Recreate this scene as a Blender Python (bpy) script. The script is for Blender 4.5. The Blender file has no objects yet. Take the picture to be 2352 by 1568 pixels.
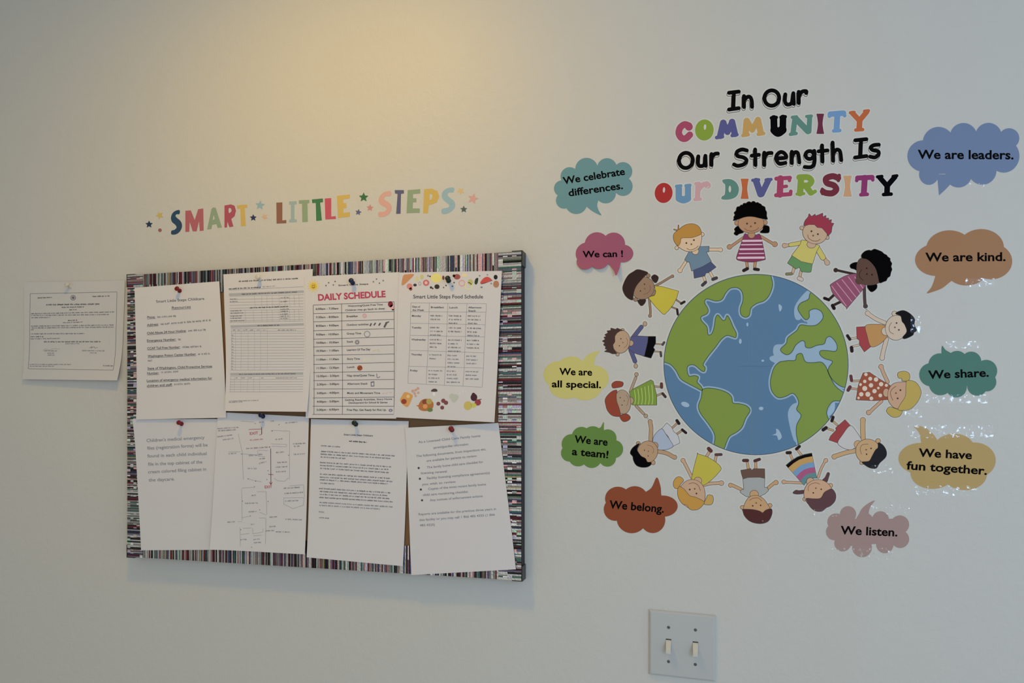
import bpy, math, random
import numpy as np
from mathutils import Vector
from mathutils.geometry import tessellate_polygon

random.seed(7)
SC = bpy.context.scene
COL = SC.collection

# ------------------------------------------------------------------ camera
F, D, HZ, CX = 1650.0, 1.31, 955.0, 1176.0        # focal length (px of 2352), distance to wall, horizon row, centre column
PSI = math.atan(F / 6216.0)                        # camera turned left of the wall's normal
CAMH = 1.60
cam = bpy.data.cameras.new('camera')
cam.sensor_width = 36.0
cam.lens = F / 2352.0 * 36.0
cam.shift_y = (HZ - 784.0) / 2352.0
cam.clip_start = 0.01
camo = bpy.data.objects.new('camera', cam)
camo.location = (0, -D, CAMH)
camo.rotation_euler = (math.pi / 2, 0, PSI)
COL.objects.link(camo)
SC.camera = camo

# ------------------------------------------------------------------ light
W = bpy.data.worlds.new('world')
SC.world = W
W.use_nodes = True
bg = W.node_tree.nodes['Background']
bg.inputs[0].default_value = (0.96, 1.0, 0.9, 1)
bg.inputs[1].default_value = 0.80

def area(name, loc, target, sx, sy, power, color, shape='RECTANGLE'):
    l = bpy.data.lights.new(name, 'AREA')
    l.shape = shape
    l.size = sx
    if shape == 'RECTANGLE':
        l.size_y = sy
    l.energy = power
    l.color = color
    o = bpy.data.objects.new(name, l)
    o.location = loc
    d = Vector(target) - Vector(loc)
    o.rotation_euler = d.to_track_quat('-Z', 'Y').to_euler()
    COL.objects.link(o)
    return o

# warm recessed downlight in the ceiling, close to the wall above the board
area('ceiling_downlight', (-0.69, -0.62, 2.64), (-0.69, -0.62, 0), 0.13, 0.13, 6.1, (1.0, 0.562, 0.004), 'DISK')
# daylight from the window side of the room, behind the viewer's right shoulder
area('window_daylight', (1.25, -2.3, 1.9), (0.5, 0, 1.5), 0.9, 0.9, 15.5, (0.43, 0.65, 1.0))

SC.view_settings.view_transform = 'Standard'
SC.view_settings.look = 'None'
SC.view_settings.gamma = 1.0
SC.view_settings.exposure = -0.06
SC.view_settings.use_curve_mapping = False

# ------------------------------------------------------------------ helpers: materials
def lin(c):
    c = np.asarray(c, float) / 255.0
    return np.where(c <= 0.04045, c / 12.92, ((c + 0.055) / 1.055) ** 2.4)

REF_RIGHT = (168, 172, 174)
REF_LEFT = (195, 180, 150)
REF_PAPER = (181, 175, 169)
REF_MID = (177, 174, 165)

def albedo(rgb, ref=REF_RIGHT):
    a = np.array((0.73, 0.72, 0.78)) if ref == REF_PAPER else WALL_ALB * (1.0 if ref == REF_LEFT else 0.86)     # white surface the colours are measured against
    return tuple(np.clip(lin(rgb) / lin(ref) * a, 0.0015, 0.9))

WALL_ALB = 0.645
MATS = {}
def mat(name, color, rough=0.5, metal=0.0, spec=0.4, bump=None):
    if name in MATS:
        return MATS[name]
    m = bpy.data.materials.new(name)
    m.use_nodes = True
    nt = m.node_tree
    b = nt.nodes['Principled BSDF']
    b.inputs['Base Color'].default_value = (*color[:3], 1)
    b.inputs['Roughness'].default_value = rough
    b.inputs['Metallic'].default_value = metal
    b.inputs['Specular IOR Level'].default_value = spec
    if bump:
        tc = nt.nodes.new('ShaderNodeTexCoord')
        n = nt.nodes.new('ShaderNodeTexNoise')
        n.inputs['Scale'].default_value = bump[0]
        n.inputs['Detail'].default_value = bump[3] if len(bump) > 3 else 3.0
        bp = nt.nodes.new('ShaderNodeBump')
        bp.inputs['Strength'].default_value = bump[1]
        bp.inputs['Distance'].default_value = bump[2]
        nt.links.new(tc.outputs['Object'], n.inputs['Vector'])
        nt.links.new(n.outputs['Fac'], bp.inputs['Height'])
        nt.links.new(bp.outputs['Normal'], b.inputs['Normal'])
    MATS[name] = m
    return m

def ink(rgb, ref=REF_RIGHT, rough=0.45):
    t = {REF_RIGHT: 'sticker', REF_LEFT: 'vinyl', REF_PAPER: 'print', REF_MID: 'decal'}[ref]
    dark = max(rgb) < 60
    return mat('%s_ink_%d_%d_%d' % ((t,) + tuple(rgb)), albedo(rgb, ref), 0.6 if dark else rough, 0, 0.0 if dark else 0.15)

def tape_material():
    m = bpy.data.materials.new('clear_tape')
    m.use_nodes = True
    nt = m.node_tree
    nt.nodes.clear()
    out = nt.nodes.new('ShaderNodeOutputMaterial')
    tr = nt.nodes.new('ShaderNodeBsdfTransparent')
    gl = nt.nodes.new('ShaderNodeBsdfGlossy')
    gl.inputs['Roughness'].default_value = 0.08
    mx = nt.nodes.new('ShaderNodeMixShader')
    mx.inputs[0].default_value = 0.08
    tc = nt.nodes.new('ShaderNodeTexCoord')
    n = nt.nodes.new('ShaderNodeTexNoise')
    n.inputs['Scale'].default_value = 190
    n.inputs['Detail'].default_value = 4
    bp = nt.nodes.new('ShaderNodeBump')
    bp.inputs['Strength'].default_value = 1.0
    bp.inputs['Distance'].default_value = 0.0011
    nt.links.new(tc.outputs['Object'], n.inputs['Vector'])
    nt.links.new(n.outputs['Fac'], bp.inputs['Height'])
    nt.links.new(bp.outputs['Normal'], gl.inputs['Normal'])
    n2 = nt.nodes.new('ShaderNodeTexNoise')             # crumples of the film: only these shine strongly
    n2.inputs['Scale'].default_value = 150
    n2.inputs['Detail'].default_value = 3
    mr = nt.nodes.new('ShaderNodeMapRange')
    mr.inputs['From Min'].default_value = 0.56
    mr.inputs['From Max'].default_value = 0.66
    mr.inputs['To Min'].default_value = 0.012
    mr.inputs['To Max'].default_value = 0.38
    nt.links.new(tc.outputs['Object'], n2.inputs['Vector'])
    nt.links.new(n2.outputs['Fac'], mr.inputs['Value'])
    nt.links.new(mr.outputs['Result'], mx.inputs[0])
    nt.links.new(tr.outputs[0], mx.inputs[1])
    nt.links.new(gl.outputs[0], mx.inputs[2])
    nt.links.new(mx.outputs[0], out.inputs[0])
    return m
TAPE = tape_material()

M_WALL = mat('painted_wall', (0.645, 0.645, 0.64), 0.48, 0, 0.3, (95, 0.16, 0.004, 2.0))
M_CEIL = mat('ceiling_paint', (0.8, 0.8, 0.78), 0.8)
M_FLOOR = mat('floor_vinyl', (0.62, 0.60, 0.56), 0.5)
M_WHITE = mat('sticker_paper', (0.71, 0.71, 0.70), 0.4, 0, 0.2)
M_PAPER = mat('printer_paper', (0.74, 0.725, 0.77), 0.7, 0, 0.15)
M_BLACK = ink((14, 14, 16))
M_LINE = ink((70, 58, 54))
M_PRINT = ink((62, 62, 66), REF_PAPER)
M_SOFT = ink((100, 99, 101), REF_PAPER)
M_GREY = ink((120, 119, 120), REF_PAPER)
M_PALE = ink((150, 148, 146), REF_PAPER)

# ------------------------------------------------------------------ helpers: photo row/column -> point on a plane parallel to the wall
_c, _s = math.cos(PSI), math.sin(PSI)
def at(p, off=0.0):
    p = np.atleast_2d(np.asarray(p, float))
    x = (p[:, 0] - CX) / F
    z = (HZ - p[:, 1]) / F
    dx, dy = x * _c - _s, x * _s + _c
    t = (D - off) / dy
    return np.stack([dx * t, np.full(len(p), -off), z * t + CAMH], 1)

class Wall:
    def map(self, P, lift):
        P = np.atleast_2d(np.asarray(P, float))
        A = at(P, 0.0)
        A[:, 1] -= lift
        return A
WALL = Wall()

# ------------------------------------------------------------------ helpers: flat shapes (signed distance + contour)
def smooth(pts, n=5):
    p = np.asarray(pts, float)
    a, b, c, d = np.roll(p, 1, 0), p, np.roll(p, -1, 0), np.roll(p, -2, 0)
    out = []
    for k in range(n):
        t = k / n
        out.append(0.5 * (2 * b + (c - a) * t + (2 * a - 5 * b + 4 * c - d) * t * t + (3 * b - a - 3 * c + d) * t ** 3))
    return np.stack(out, 1).reshape(-1, 2)

def P(*pts): return ('poly', smooth(pts))              # smooth outline
def Q(*pts): return ('poly', np.asarray(pts, float))   # straight outline
def C(r, *pts):                                        # round-ended stroke, smooth when it has three points or more
    p = np.asarray(pts, float)
    if len(p) >= 3:
        q = np.concatenate([p[:1], p, p[-1:]])
        out = []
        for a, b, c, d in zip(q[:-3], q[1:-2], q[2:-1], q[3:]):
            for t in (0, .2, .4, .6, .8):
                out.append(0.5 * (2 * b + (c - a) * t + (2 * a - 5 * b + 4 * c - d) * t * t + (3 * b - a - 3 * c + d) * t ** 3))
        p = np.array(out + [p[-1]])
    return ('cap', p, r)
def E(cx, cy, rx, ry=None, rot=0, n=40):
    ry = rx if ry is None else ry
    a = np.linspace(0, 2 * math.pi, n, endpoint=False)
    x, y = rx * np.cos(a), ry * np.sin(a)
    r = math.radians(rot)
    return ('poly', np.stack([cx + x * math.cos(r) - y * math.sin(r), cy + x * math.sin(r) + y * math.cos(r)], 1))
def H(prim): return ('hole',) + prim                   # cut a primitive out
def STAR(cx, cy, R, rot=0, inner=0.5):
    a = np.radians(rot - 90 + np.arange(10) * 36)
    r = np.where(np.arange(10) % 2 == 0, R, R * inner)
    return ('poly', np.stack([cx + r * np.cos(a), cy + r * np.sin(a)], 1))
def WAIST(x0, y0, x1, y1, w=0.14):
    """fat letter I with a narrow waist"""
    d = (x1 - x0) * w
    h = y1 - y0
    return P((x0, y0 + 2), (x0 + 6, y0 - 2), (x1 - 6, y0 - 2), (x1, y0 + 2), (x1 - d * .5, y0 + .18 * h), (x1 - d, y0 + .5 * h), (x1 - d * .5, y0 + .8 * h),
             (x1, y1 - 2), (x1 - 6, y1 + 2), (x0 + 6, y1 + 2), (x0, y1 - 2), (x0 + d * .5, y0 + .8 * h), (x0 + d, y0 + .5 * h), (x0 + d * .5, y0 + .18 * h))

class Fr:
    """a zoomed window of the photo: turns its coordinates into photo coordinates"""
    def __init__(s, x0, y0, k): s.o, s.k = np.array([x0, y0], float), k
    def pt(s, x, y): return tuple(s.o + np.array([x, y]) / s.k)
    def sh(s, shape):
        out = []
        for p in (shape if isinstance(shape, list) else [shape]):
            hole = p[0] == 'hole'
            q = p[1:] if hole else p
            q = (q[0], s.o + q[1] / s.k) + tuple(v / s.k for v in q[2:])
            out.append(('hole',) + q if hole else q)
        return out

def _segs(X, Y, A, B):
    d = np.full(X.shape, 1e18)
    for (ax, ay), (bx, by) in zip(A, B):
        vx, vy = bx - ax, by - ay
        L = vx * vx + vy * vy
        t = np.clip(((X - ax) * vx + (Y - ay) * vy) / L, 0, 1) if L > 1e-12 else 0.0
        d = np.minimum(d, (X - ax - t * vx) ** 2 + (Y - ay - t * vy) ** 2)
    return np.sqrt(d)

def _prim(q, X, Y):
    if q[0] == 'cap':
        p = q[1]
        if len(p) == 1:
            return np.hypot(X - p[0][0], Y - p[0][1]) - q[2]
        return _segs(X, Y, p[:-1], p[1:]) - q[2]
    p = q[1]
    n = np.roll(p, -1, 0)
    d = _segs(X, Y, p, n)
    ins = np.zeros(X.shape, bool)
    for (ax, ay), (bx, by) in zip(p, n):
        if ay != by:
            c = (ay > Y) != (by > Y)
            ins ^= c & (X < (bx - ax) * (Y - ay) / (by - ay) + ax)
    return np.where(ins, -d, d)

def field(shape, X, Y):
    f = np.full(X.shape, 1e9)
    for p in shape:
        if p[0] != 'hole':
            f = np.minimum(f, _prim(p, X, Y))
    for p in shape:
        if p[0] == 'hole':
            f = np.maximum(f, -_prim(p[1:], X, Y))
    return f

def bounds(shape):
    lo, hi = np.array([1e9, 1e9]), np.array([-1e9, -1e9])
    for p in shape:
        if p[0] == 'hole':
            continue
        r = p[2] if p[0] == 'cap' else 0
        lo = np.minimum(lo, p[1].min(0) - r)
        hi = np.maximum(hi, p[1].max(0) + r)
    return lo, hi

def rdp(p, eps):
    if len(p) < 3:
        return p
    a, b = p[0], p[-1]
    v = b - a
    L = np.hypot(*v)
    d = np.hypot(*(p - a).T) if L < 1e-9 else np.abs(v[0] * (p[:, 1] - a[1]) - v[1] * (p[:, 0] - a[0])) / L
    i = int(d.argmax())
    if d[i] <= eps:
        return np.array([a, b])
    return np.concatenate([rdp(p[:i + 1], eps)[:-1], rdp(p[i:], eps)])

def contour(shape, off=0.0, step=0.5, clip=None, eps=0.07):
    """outline loops of a shape grown by off photo pixels"""
    lo, hi = bounds(shape)
    m = max(off, 0) + 2.3 * step
    nx = int((hi[0] - lo[0] + 2 * m) / step) + 2
    ny = int((hi[1] - lo[1] + 2 * m) / step) + 2
    xs, ys = lo[0] - m + np.arange(nx) * step, lo[1] - m + np.arange(ny) * step
    X, Y = np.meshgrid(xs, ys)
    f = field(shape, X, Y) - off
    if clip is not None:
        f = np.maximum(f, field(clip, X, Y))
    f = np.where(np.abs(f) < 1e-9, 1e-9, f)
    f[0, :] = f[-1, :] = 1; f[:, 0] = f[:, -1] = 1
    ins = f < 0
    code = ins[:-1, :-1] * 1 + ins[:-1, 1:] * 2 + ins[1:, 1:] * 4 + ins[1:, :-1] * 8
    T = {1: [(3, 0)], 2: [(0, 1)], 3: [(3, 1)], 4: [(1, 2)], 5: [(3, 0), (1, 2)], 6: [(0, 2)], 7: [(3, 2)], 8: [(2, 3)],
         9: [(2, 0)], 10: [(0, 1), (2, 3)], 11: [(2, 1)], 12: [(1, 3)], 13: [(1, 0)], 14: [(0, 3)]}
    nxt, pos = {}, {}
    def ek(j, i, e):
        return {0: (0, j, i), 1: (1, j, i + 1), 2: (0, j + 1, i), 3: (1, j, i)}[e]
    def ep(k):
        h, j, i = k
        if k not in pos:
            if h == 0:
                a, b = f[j, i], f[j, i + 1]
                pos[k] = (xs[i] + step * a / (a - b), ys[j])
            else:
                a, b = f[j, i], f[j + 1, i]
                pos[k] = (xs[i], ys[j] + step * a / (a - b))
    for j, i in zip(*np.nonzero((code > 0) & (code < 15))):
        for a, b in T[int(code[j, i])]:
            ka, kb = ek(j, i, a), ek(j, i, b)
            ep(ka); ep(kb)
            nxt[ka] = kb
    loops = []
    while nxt:
        k0 = next(iter(nxt))
        k, l = k0, []
        while k in nxt:
            l.append(pos[k]); k = nxt.pop(k)
        l = np.array(l)
        if len(l) > 5:
            h = len(l) // 2
            l = np.concatenate([rdp(l[:h + 1], eps)[:-1], rdp(np.concatenate([l[h:], l[:1]]), eps)[:-1]])
            if len(l) >= 3:
                loops.append(l)
    return loops

def _area(l):
    x, y = l[:, 0], l[:, 1]
    return 0.5 * float(np.sum(x * np.roll(y, -1) - np.roll(x, -1) * y))

def _in(pt, l):
    x, y = pt; c = False
    n = np.roll(l, -1, 0)
    for (ax, ay), (bx, by) in zip(l, n):
        if (ay > y) != (by > y) and x < (bx - ax) * (y - ay) / (by - ay) + ax:
            c = not c
    return c

def groups(loops):
    loops = sorted(loops, key=lambda l: -abs(_area(l)))
    if not loops:
        return []
    sg = math.copysign(1, _area(loops[0]))
    outs = [[l] for l in loops if _area(l) * sg > 0]
    for l in loops:
        if _area(l) * sg <= 0:
            for g in reversed(outs):
                if _in(l[0], g[0]):
                    g.append(l); break
    return outs

# ------------------------------------------------------------------ helpers: mesh builder
class MB:
    def __init__(s): s.v, s.f, s.m, s.mats = [], [], [], []
    def mi(s, m):
        if m not in s.mats: s.mats.append(m)
        return s.mats.index(m)
    def add(s, verts, faces, m):
        b, k = len(s.v), s.mi(m)
        s.v.extend([tuple(map(float, v)) for v in verts])
        for f in faces:
            s.f.append(tuple(b + i for i in f)); s.m.append(k)
    def plate(s, loops, m, y0, y1, surf=WALL):
        """flat cut-out between lift y0 and y1 above a surface"""
        for g in groups(loops):
            allp = np.concatenate(g)
            tri = tessellate_polygon([[Vector((p[0], p[1], 0)) for p in l] for l in g])
            n = len(allp)
            top, bot = surf.map(allp, y1), surf.map(allp, y0)
            faces = []
            for t in tri:
                a, b, c = (allp[i] for i in t)
                cr = (b[0] - a[0]) * (c[1] - a[1]) - (b[1] - a[1]) * (c[0] - a[0])
                if abs(cr) > 1e-9:
                    faces.append(tuple(t) if cr < 0 else (t[0], t[2], t[1]))
            k = 0
            for l in g:
                L = len(l)
                for i in range(L):
                    a, b = k + i, k + (i + 1) % L
                    faces.append((a, b, n + b, n + a) if _area(g[0]) > 0 else (b, a, n + a, n + b))
                k += L
            s.add(np.concatenate([top, bot]), faces, m)
    def flat(s, pts, faces, m, y, surf=WALL):
        s.add(surf.map(pts, y), faces, m)
    def line(s, a, b, w, m, y, surf=WALL, seg=14.0):
        a, b = np.array(a, float), np.array(b, float)
        L = np.hypot(*(b - a))
        if L < 1e-6: return
        n = max(1, int(L / seg))
        nv = np.array([-(b - a)[1], (b - a)[0]]) / L * w / 2
        t = np.linspace(0, 1, n + 1)[:, None]
        c = a + (b - a) * t
        pts = np.concatenate([c + nv, c - nv])
        s.flat(pts, [(i, i + 1, n + 1 + i + 1, n + 1 + i) for i in range(n)], m, y, surf)
    def poly_line(s, pts, w, m, y, surf=WALL):
        for a, b in zip(pts[:-1], pts[1:]): s.line(a, b, w, m, y, surf)
    def box(s, lo, hi, m):
        x0, y0, z0 = lo; x1, y1, z1 = hi
        v = [(x0, y0, z0), (x1, y0, z0), (x1, y1, z0), (x0, y1, z0), (x0, y0, z1), (x1, y0, z1), (x1, y1, z1), (x0, y1, z1)]
        s.add(v, [(0, 3, 2, 1), (4, 5, 6, 7), (0, 1, 5, 4), (1, 2, 6, 5), (2, 3, 7, 6), (3, 0, 4, 7)], m)
    def build(s, name, parent=None, loc=None, shade=False):
        me = bpy.data.meshes.new(name)
        v = np.array(s.v)
        if parent is not None:
            o0 = np.array(world_loc(parent))
        elif loc is not None:
            o0 = np.array(loc)
        else:
            o0 = (v.min(0) + v.max(0)) / 2; o0[1] = v[:, 1].max()
        me.from_pydata((v - o0).tolist(), [], s.f)
        for m in s.mats: me.materials.append(m)
        me.polygons.foreach_set('material_index', s.m)
        if shade: me.polygons.foreach_set('use_smooth', [True] * len(s.f))
        me.update()
        o = bpy.data.objects.new(name, me)
        COL.objects.link(o)
        if parent is not None:
            o.parent = parent
        else:
            o.location = o0
        return o

def world_loc(o):
    p = Vector(o.location)
    while o.parent is not None:
        o = o.parent; p += Vector(o.location)
    return p

def thing(name, label, cat, loc, group=None):
    o = bpy.data.objects.new(name, None)
    o.empty_display_size = 0.02
    o.location = loc
    COL.objects.link(o)
    return tag(o, label, cat, group)

def tag(o, label, cat, group=None):
    o['label'] = label; o['category'] = cat
    if group: o['group'] = group
    return o

def structure(o):
    o['kind'] = 'structure'
    return o

def center(shape):
    lo, hi = bounds(shape)
    return tuple(at((lo + hi) / 2)[0])

# ------------------------------------------------------------------ helpers: writing
TXT = {}
def text_geo(s, bold=0.0, shear=0.0):
    k = (s, bold, shear)
    if k not in TXT:
        c = bpy.data.curves.new('txt', 'FONT')
        c.body = s
        c.size = 1.0
        c.offset = bold
        c.shear = shear
        c.resolution_u = 3
        o = bpy.data.objects.new('txt', c)
        COL.objects.link(o)
        bpy.context.view_layer.update()
        me = o.to_mesh()
        v = np.array([(p.co.x, p.co.y) for p in me.vertices]).reshape(-1, 2)
        f = [tuple(p.vertices) for p in me.polygons]
        o.to_mesh_clear()
        bpy.data.objects.remove(o)
        bpy.data.curves.remove(c)
        TXT[k] = (v, f)
    return TXT[k]

def write(mb, s, p0, p1, h, m, y, surf=WALL, bold=0.0, shear=0.0):
    """text with its baseline from p0 to p1 (width fitted) and capitals h pixels tall"""
    v, f = text_geo(s, bold, shear)
    if not len(v): return
    p0, p1 = np.array(p0, float), np.array(p1, float)
    L = np.hypot(*(p1 - p0))
    u = (p1 - p0) / L
    n = np.array([u[1], -u[0]])
    x0, x1 = v[:, 0].min(), v[:, 0].max()
    pts = p0 + np.outer((v[:, 0] - x0) / (x1 - x0) * L, u) + np.outer(v[:, 1] / 0.72 * h, n)
    mb.flat(pts, f, m, y, surf)

RG = random.Random(3)
def scribble(mb, p0, p1, h, m, y, surf=WALL, wt=0.16, fill=1.0):
    """a line of print too small to read: rows of tiny letter-like strokes"""
    p0, p1 = np.array(p0, float), np.array(p1, float)
    L = np.hypot(*(p1 - p0)); u = (p1 - p0) / L; n = np.array([u[1], -u[0]])
    x = 0.0
    pts, fs = [], []
    def q(xa, xb, ya, yb):
        b = len(pts)
        for (xx, yy) in ((xa, ya), (xb, ya), (xb, yb), (xa, yb)):
            pts.append(p0 + u * xx + n * yy)
        fs.append((b, b + 1, b + 2, b + 3))
    while x < L * fill:
        for _ in range(RG.randint(2, 8)):
            w = h * RG.uniform(0.42, 0.62)
            if x + w > L: break
            t = h * wt
            k = RG.random()
            top = h if k < 0.3 else h * 0.7
            bot = -h * 0.25 if k > 0.9 else 0
            q(x, x + t, bot, top)
            if RG.random() < 0.75: q(x + t, x + w * 0.8, h * 0.7 - t, h * 0.7)
            if RG.random() < 0.6: q(x + w * 0.75 - t, x + w * 0.8, 0, h * 0.7)
            if RG.random() < 0.6: q(x + t, x + w * 0.8, 0, t)
            if RG.random() < 0.3: q(x + t, x + w * 0.7, h * .35 - t / 2, h * .35 + t / 2)
            x += w
        x += h * 0.5
    if fs: mb.flat(pts, fs, m, y, surf)

# ================================================================== THE ROOM
def room():
    H0, X0, X1, Y1 = 2.66, -1.95, 3.6, -4.2
    mb = MB(); mb.box((X0, 0, 0), (X1, 0.1, H0), M_WALL); structure(mb.build('wall_back'))
    mb = MB(); mb.box((X0 - 0.1, Y1, 0), (X0, 0.1, H0), M_WALL); structure(mb.build('wall_left_added'))  # unseen side wall, added to darken the left end of the back wall
    mb = MB(); mb.box((X0 - 0.1, Y1, -0.1), (X1, 0.1, 0), M_FLOOR); structure(mb.build('floor'))
    mb = MB(); mb.box((X0 - 0.1, Y1, H0), (X1, 0.1, H0 + 0.1), M_CEIL); structure(mb.build('ceiling'))
room()

# ================================================================== CUT-OUT VINYL LETTERS AND STARS
S1, S2 = Fr(300, 400, 5.6), Fr(700, 400, 4.523)
TEALD, RED, SAGE, ROSE, GOLD = (48, 68, 78), (172, 92, 84), (140, 148, 105), (168, 78, 78), (200, 160, 78)
BROWN, MINT, GREEN, CORAL = (140, 92, 66), (152, 160, 138), (70, 112, 62), (190, 82, 82)
SALMON, SLATE, AQUA, PEACH = (208, 152, 122), (92, 88, 100), (148, 164, 150), (205, 165, 125)

VINYL = [
 (S1, 'S', 'dark teal', TEALD, 'first letter of SMART', [P((630, 462), (575, 472), (535, 510), (520, 565), (535, 615), (575, 650), (592, 685), (565, 715), (526, 728), (528, 773), (590, 770), (640, 728), (662, 665), (645, 605), (600, 565), (578, 538), (592, 515), (628, 512))]),
 (S1, 'M', 'dusty red', RED, 'second letter of SMART', [Q((705, 470), (775, 465), (825, 590), (870, 450), (935, 440), (940, 725), (890, 730), (880, 600), (850, 735), (800, 735), (760, 610), (755, 740), (705, 742))]),
 (S1, 'A', 'sage green', SAGE, 'third letter of SMART', [Q((985, 712), (1040, 450), (1060, 427), (1095, 432), (1175, 685), (1120, 690), (1105, 640), (1050, 650), (1040, 705)), H(Q((1068, 520), (1085, 575), (1055, 590)))]),
 (S1, 'R', 'deep rose', ROSE, 'fourth letter of SMART', [Q((1208, 402), (1290, 388), (1338, 405), (1356, 470), (1338, 540), (1295, 575), (1322, 672), (1272, 682), (1245, 610), (1240, 685), (1208, 685)), H(P((1262, 440), (1290, 440), (1298, 475), (1265, 498)))]),
 (S1, 'T', 'golden yellow', GOLD, 'last letter of SMART', [Q((1370, 400), (1500, 390), (1502, 430), (1468, 435), (1482, 665), (1420, 668), (1412, 440), (1372, 445))]),
 (S1, 'L', 'brown', BROWN, 'first letter of LITTLE', [Q((1875, 365), (1952, 362), (1952, 595), (2003, 588), (2003, 630), (1878, 635))]),
 (S1, 'I', 'pale grey green', MINT, 'second letter of LITTLE', [Q((2040, 350), (2135, 345), (2138, 385), (2108, 390), (2108, 580), (2138, 582), (2138, 615), (2040, 618), (2040, 585), (2062, 580), (2062, 390), (2040, 390))]),
 (S1, 'T', 'sage green', SAGE, 'third letter of LITTLE', [Q((2165, 335), (2300, 330), (2300, 370), (2275, 375), (2280, 612), (2210, 615), (2205, 378), (2165, 378))]),
 (S2, 'T', 'dark green', GREEN, 'fourth letter of LITTLE', [Q((75, 262), (188, 252), (190, 290), (160, 295), (178, 480), (120, 485), (115, 298), (78, 300))]),
 (S2, 'L', 'coral red', CORAL, 'fifth letter of LITTLE', [Q((208, 252), (275, 248), (275, 440), (322, 435), (325, 465), (215, 470))]),
 (S2, 'E', 'golden yellow', GOLD, 'last letter of LITTLE', [Q((335, 225), (470, 210), (468, 250), (400, 262), (400, 300), (432, 300), (435, 350), (402, 355), (402, 400), (470, 395), (470, 440), (345, 455))]),
 (S2, 'S', 'salmon pink', SALMON, 'first letter of STEPS', [P((893, 178), (830, 185), (782, 225), (768, 280), (795, 320), (845, 350), (842, 378), (810, 392), (768, 395), (770, 440), (840, 435), (893, 390), (900, 330), (870, 290), (825, 258), (840, 230), (892, 225))]),
 (S2, 'T', 'slate purple', SLATE, 'second letter of STEPS', [Q((935, 165), (1030, 165), (1030, 200), (1000, 205), (995, 410), (950, 412), (965, 205), (938, 200))]),
 (S2, 'E', 'sage green', SAGE, 'third letter of STEPS', [Q((1070, 165), (1200, 155), (1200, 200), (1125, 205), (1125, 250), (1160, 250), (1160, 290), (1125, 292), (1120, 355), (1195, 355), (1195, 400), (1058, 405))]),
 (S2, 'P', 'golden yellow', GOLD, 'fourth letter of STEPS', [Q((1240, 155), (1320, 150), (1380, 175), (1398, 230), (1370, 295), (1310, 315), (1290, 320), (1280, 405), (1230, 405)), H(P((1300, 205), (1325, 215), (1320, 255), (1298, 262)))]),
 (S2, 'S', 'pale aqua', AQUA, 'last letter of STEPS', [P((1548, 140), (1480, 147), (1432, 185), (1425, 240), (1455, 280), (1500, 315), (1490, 345), (1426, 362), (1430, 412), (1500, 400), (1558, 345), (1555, 285), (1510, 245), (1482, 215), (1500, 190), (1545, 186))]),
]
for fr, ch, cname, col, where, shp in VINYL:
    mb = MB()
    mb.plate(contour(fr.sh(shp), 0, 0.4), ink(col, REF_LEFT), 0.0, 0.0003)
    o = mb.build('vinyl_letter')
    tag(o, '%s cut-out letter %s on the wall, %s' % (cname, ch, where), 'letter', 'cut-out letters spelling SMART LITTLE STEPS')

STARS = [
 (S1, 238, 645, 50, 0, (44, 56, 66), 'dark navy star left of all the letters and stars'),
 (S1, 375, 530, 55, 190, (196, 162, 88), 'mustard yellow star up left of the letter S of SMART'),
 (S1, 1578, 560, 45, 0, (52, 54, 74), 'navy star low beside the T of SMART'),
 (S1, 1665, 400, 65, 5, (146, 160, 146), 'pale aqua star high between SMART and LITTLE'),
 (S1, 1725, 548, 45, 190, (205, 160, 118), 'small peach star low before the L of LITTLE'),
 (S2, 612, 240, 52, 0, (62, 102, 58), 'dark green star high between LITTLE and STEPS'),
 (S2, 557, 395, 34, 10, (98, 92, 108), 'small slate purple star low after the E of LITTLE'),
 (S2, 678, 350, 37, 5, (196, 128, 108), 'small rose pink star just before the S of STEPS'),
 (S2, 1620, 175, 40, 190, (208, 170, 105), 'small yellow star high after the last S of STEPS'),
 (S2, 1748, 255, 60, 15, (206, 150, 122), 'large salmon pink star at the far right of the row'),
 (S2, 1652, 365, 38, 0, (88, 92, 80), 'small dark grey green star low after the last S of STEPS'),
]
for fr, x, y, r, rot, col, lab in STARS:
    mb = MB()
    mb.plate(contour(fr.sh([STAR(x, y, r * .92, rot, .46)]), 0.4, 0.35), ink(col, REF_LEFT), 0.0, 0.0003)
    tag(mb.build('vinyl_star'), lab, 'star', 'cut-out stars around SMART LITTLE STEPS')
mb = MB()
mb.plate(contour(S1.sh([E(378, 720, 23)]), 0, 0.3), ink((150, 92, 78), REF_LEFT), 0.0, 0.0003)
tag(mb.build('vinyl_dot'), 'tiny brick red dot on the wall left of the letter S of SMART', 'dot')

# ================================================================== HEADING OF THE DISPLAY: each word one cut-out with a white border
H0 = Fr(1480, 180, 3.7935)
R1 = 16.5
def ring(cx, cy, rx, ry, r, rot=0):
    return [E(cx, cy, rx + r, ry + r, rot), H(E(cx, cy, rx - r, ry - r, rot))]
def arcpts(cx, cy, rx, ry, a0, a1, n=12):
    return [(cx + rx * math.cos(math.radians(a)), cy + ry * math.sin(math.radians(a))) for a in np.linspace(a0, a1, n)]

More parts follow.
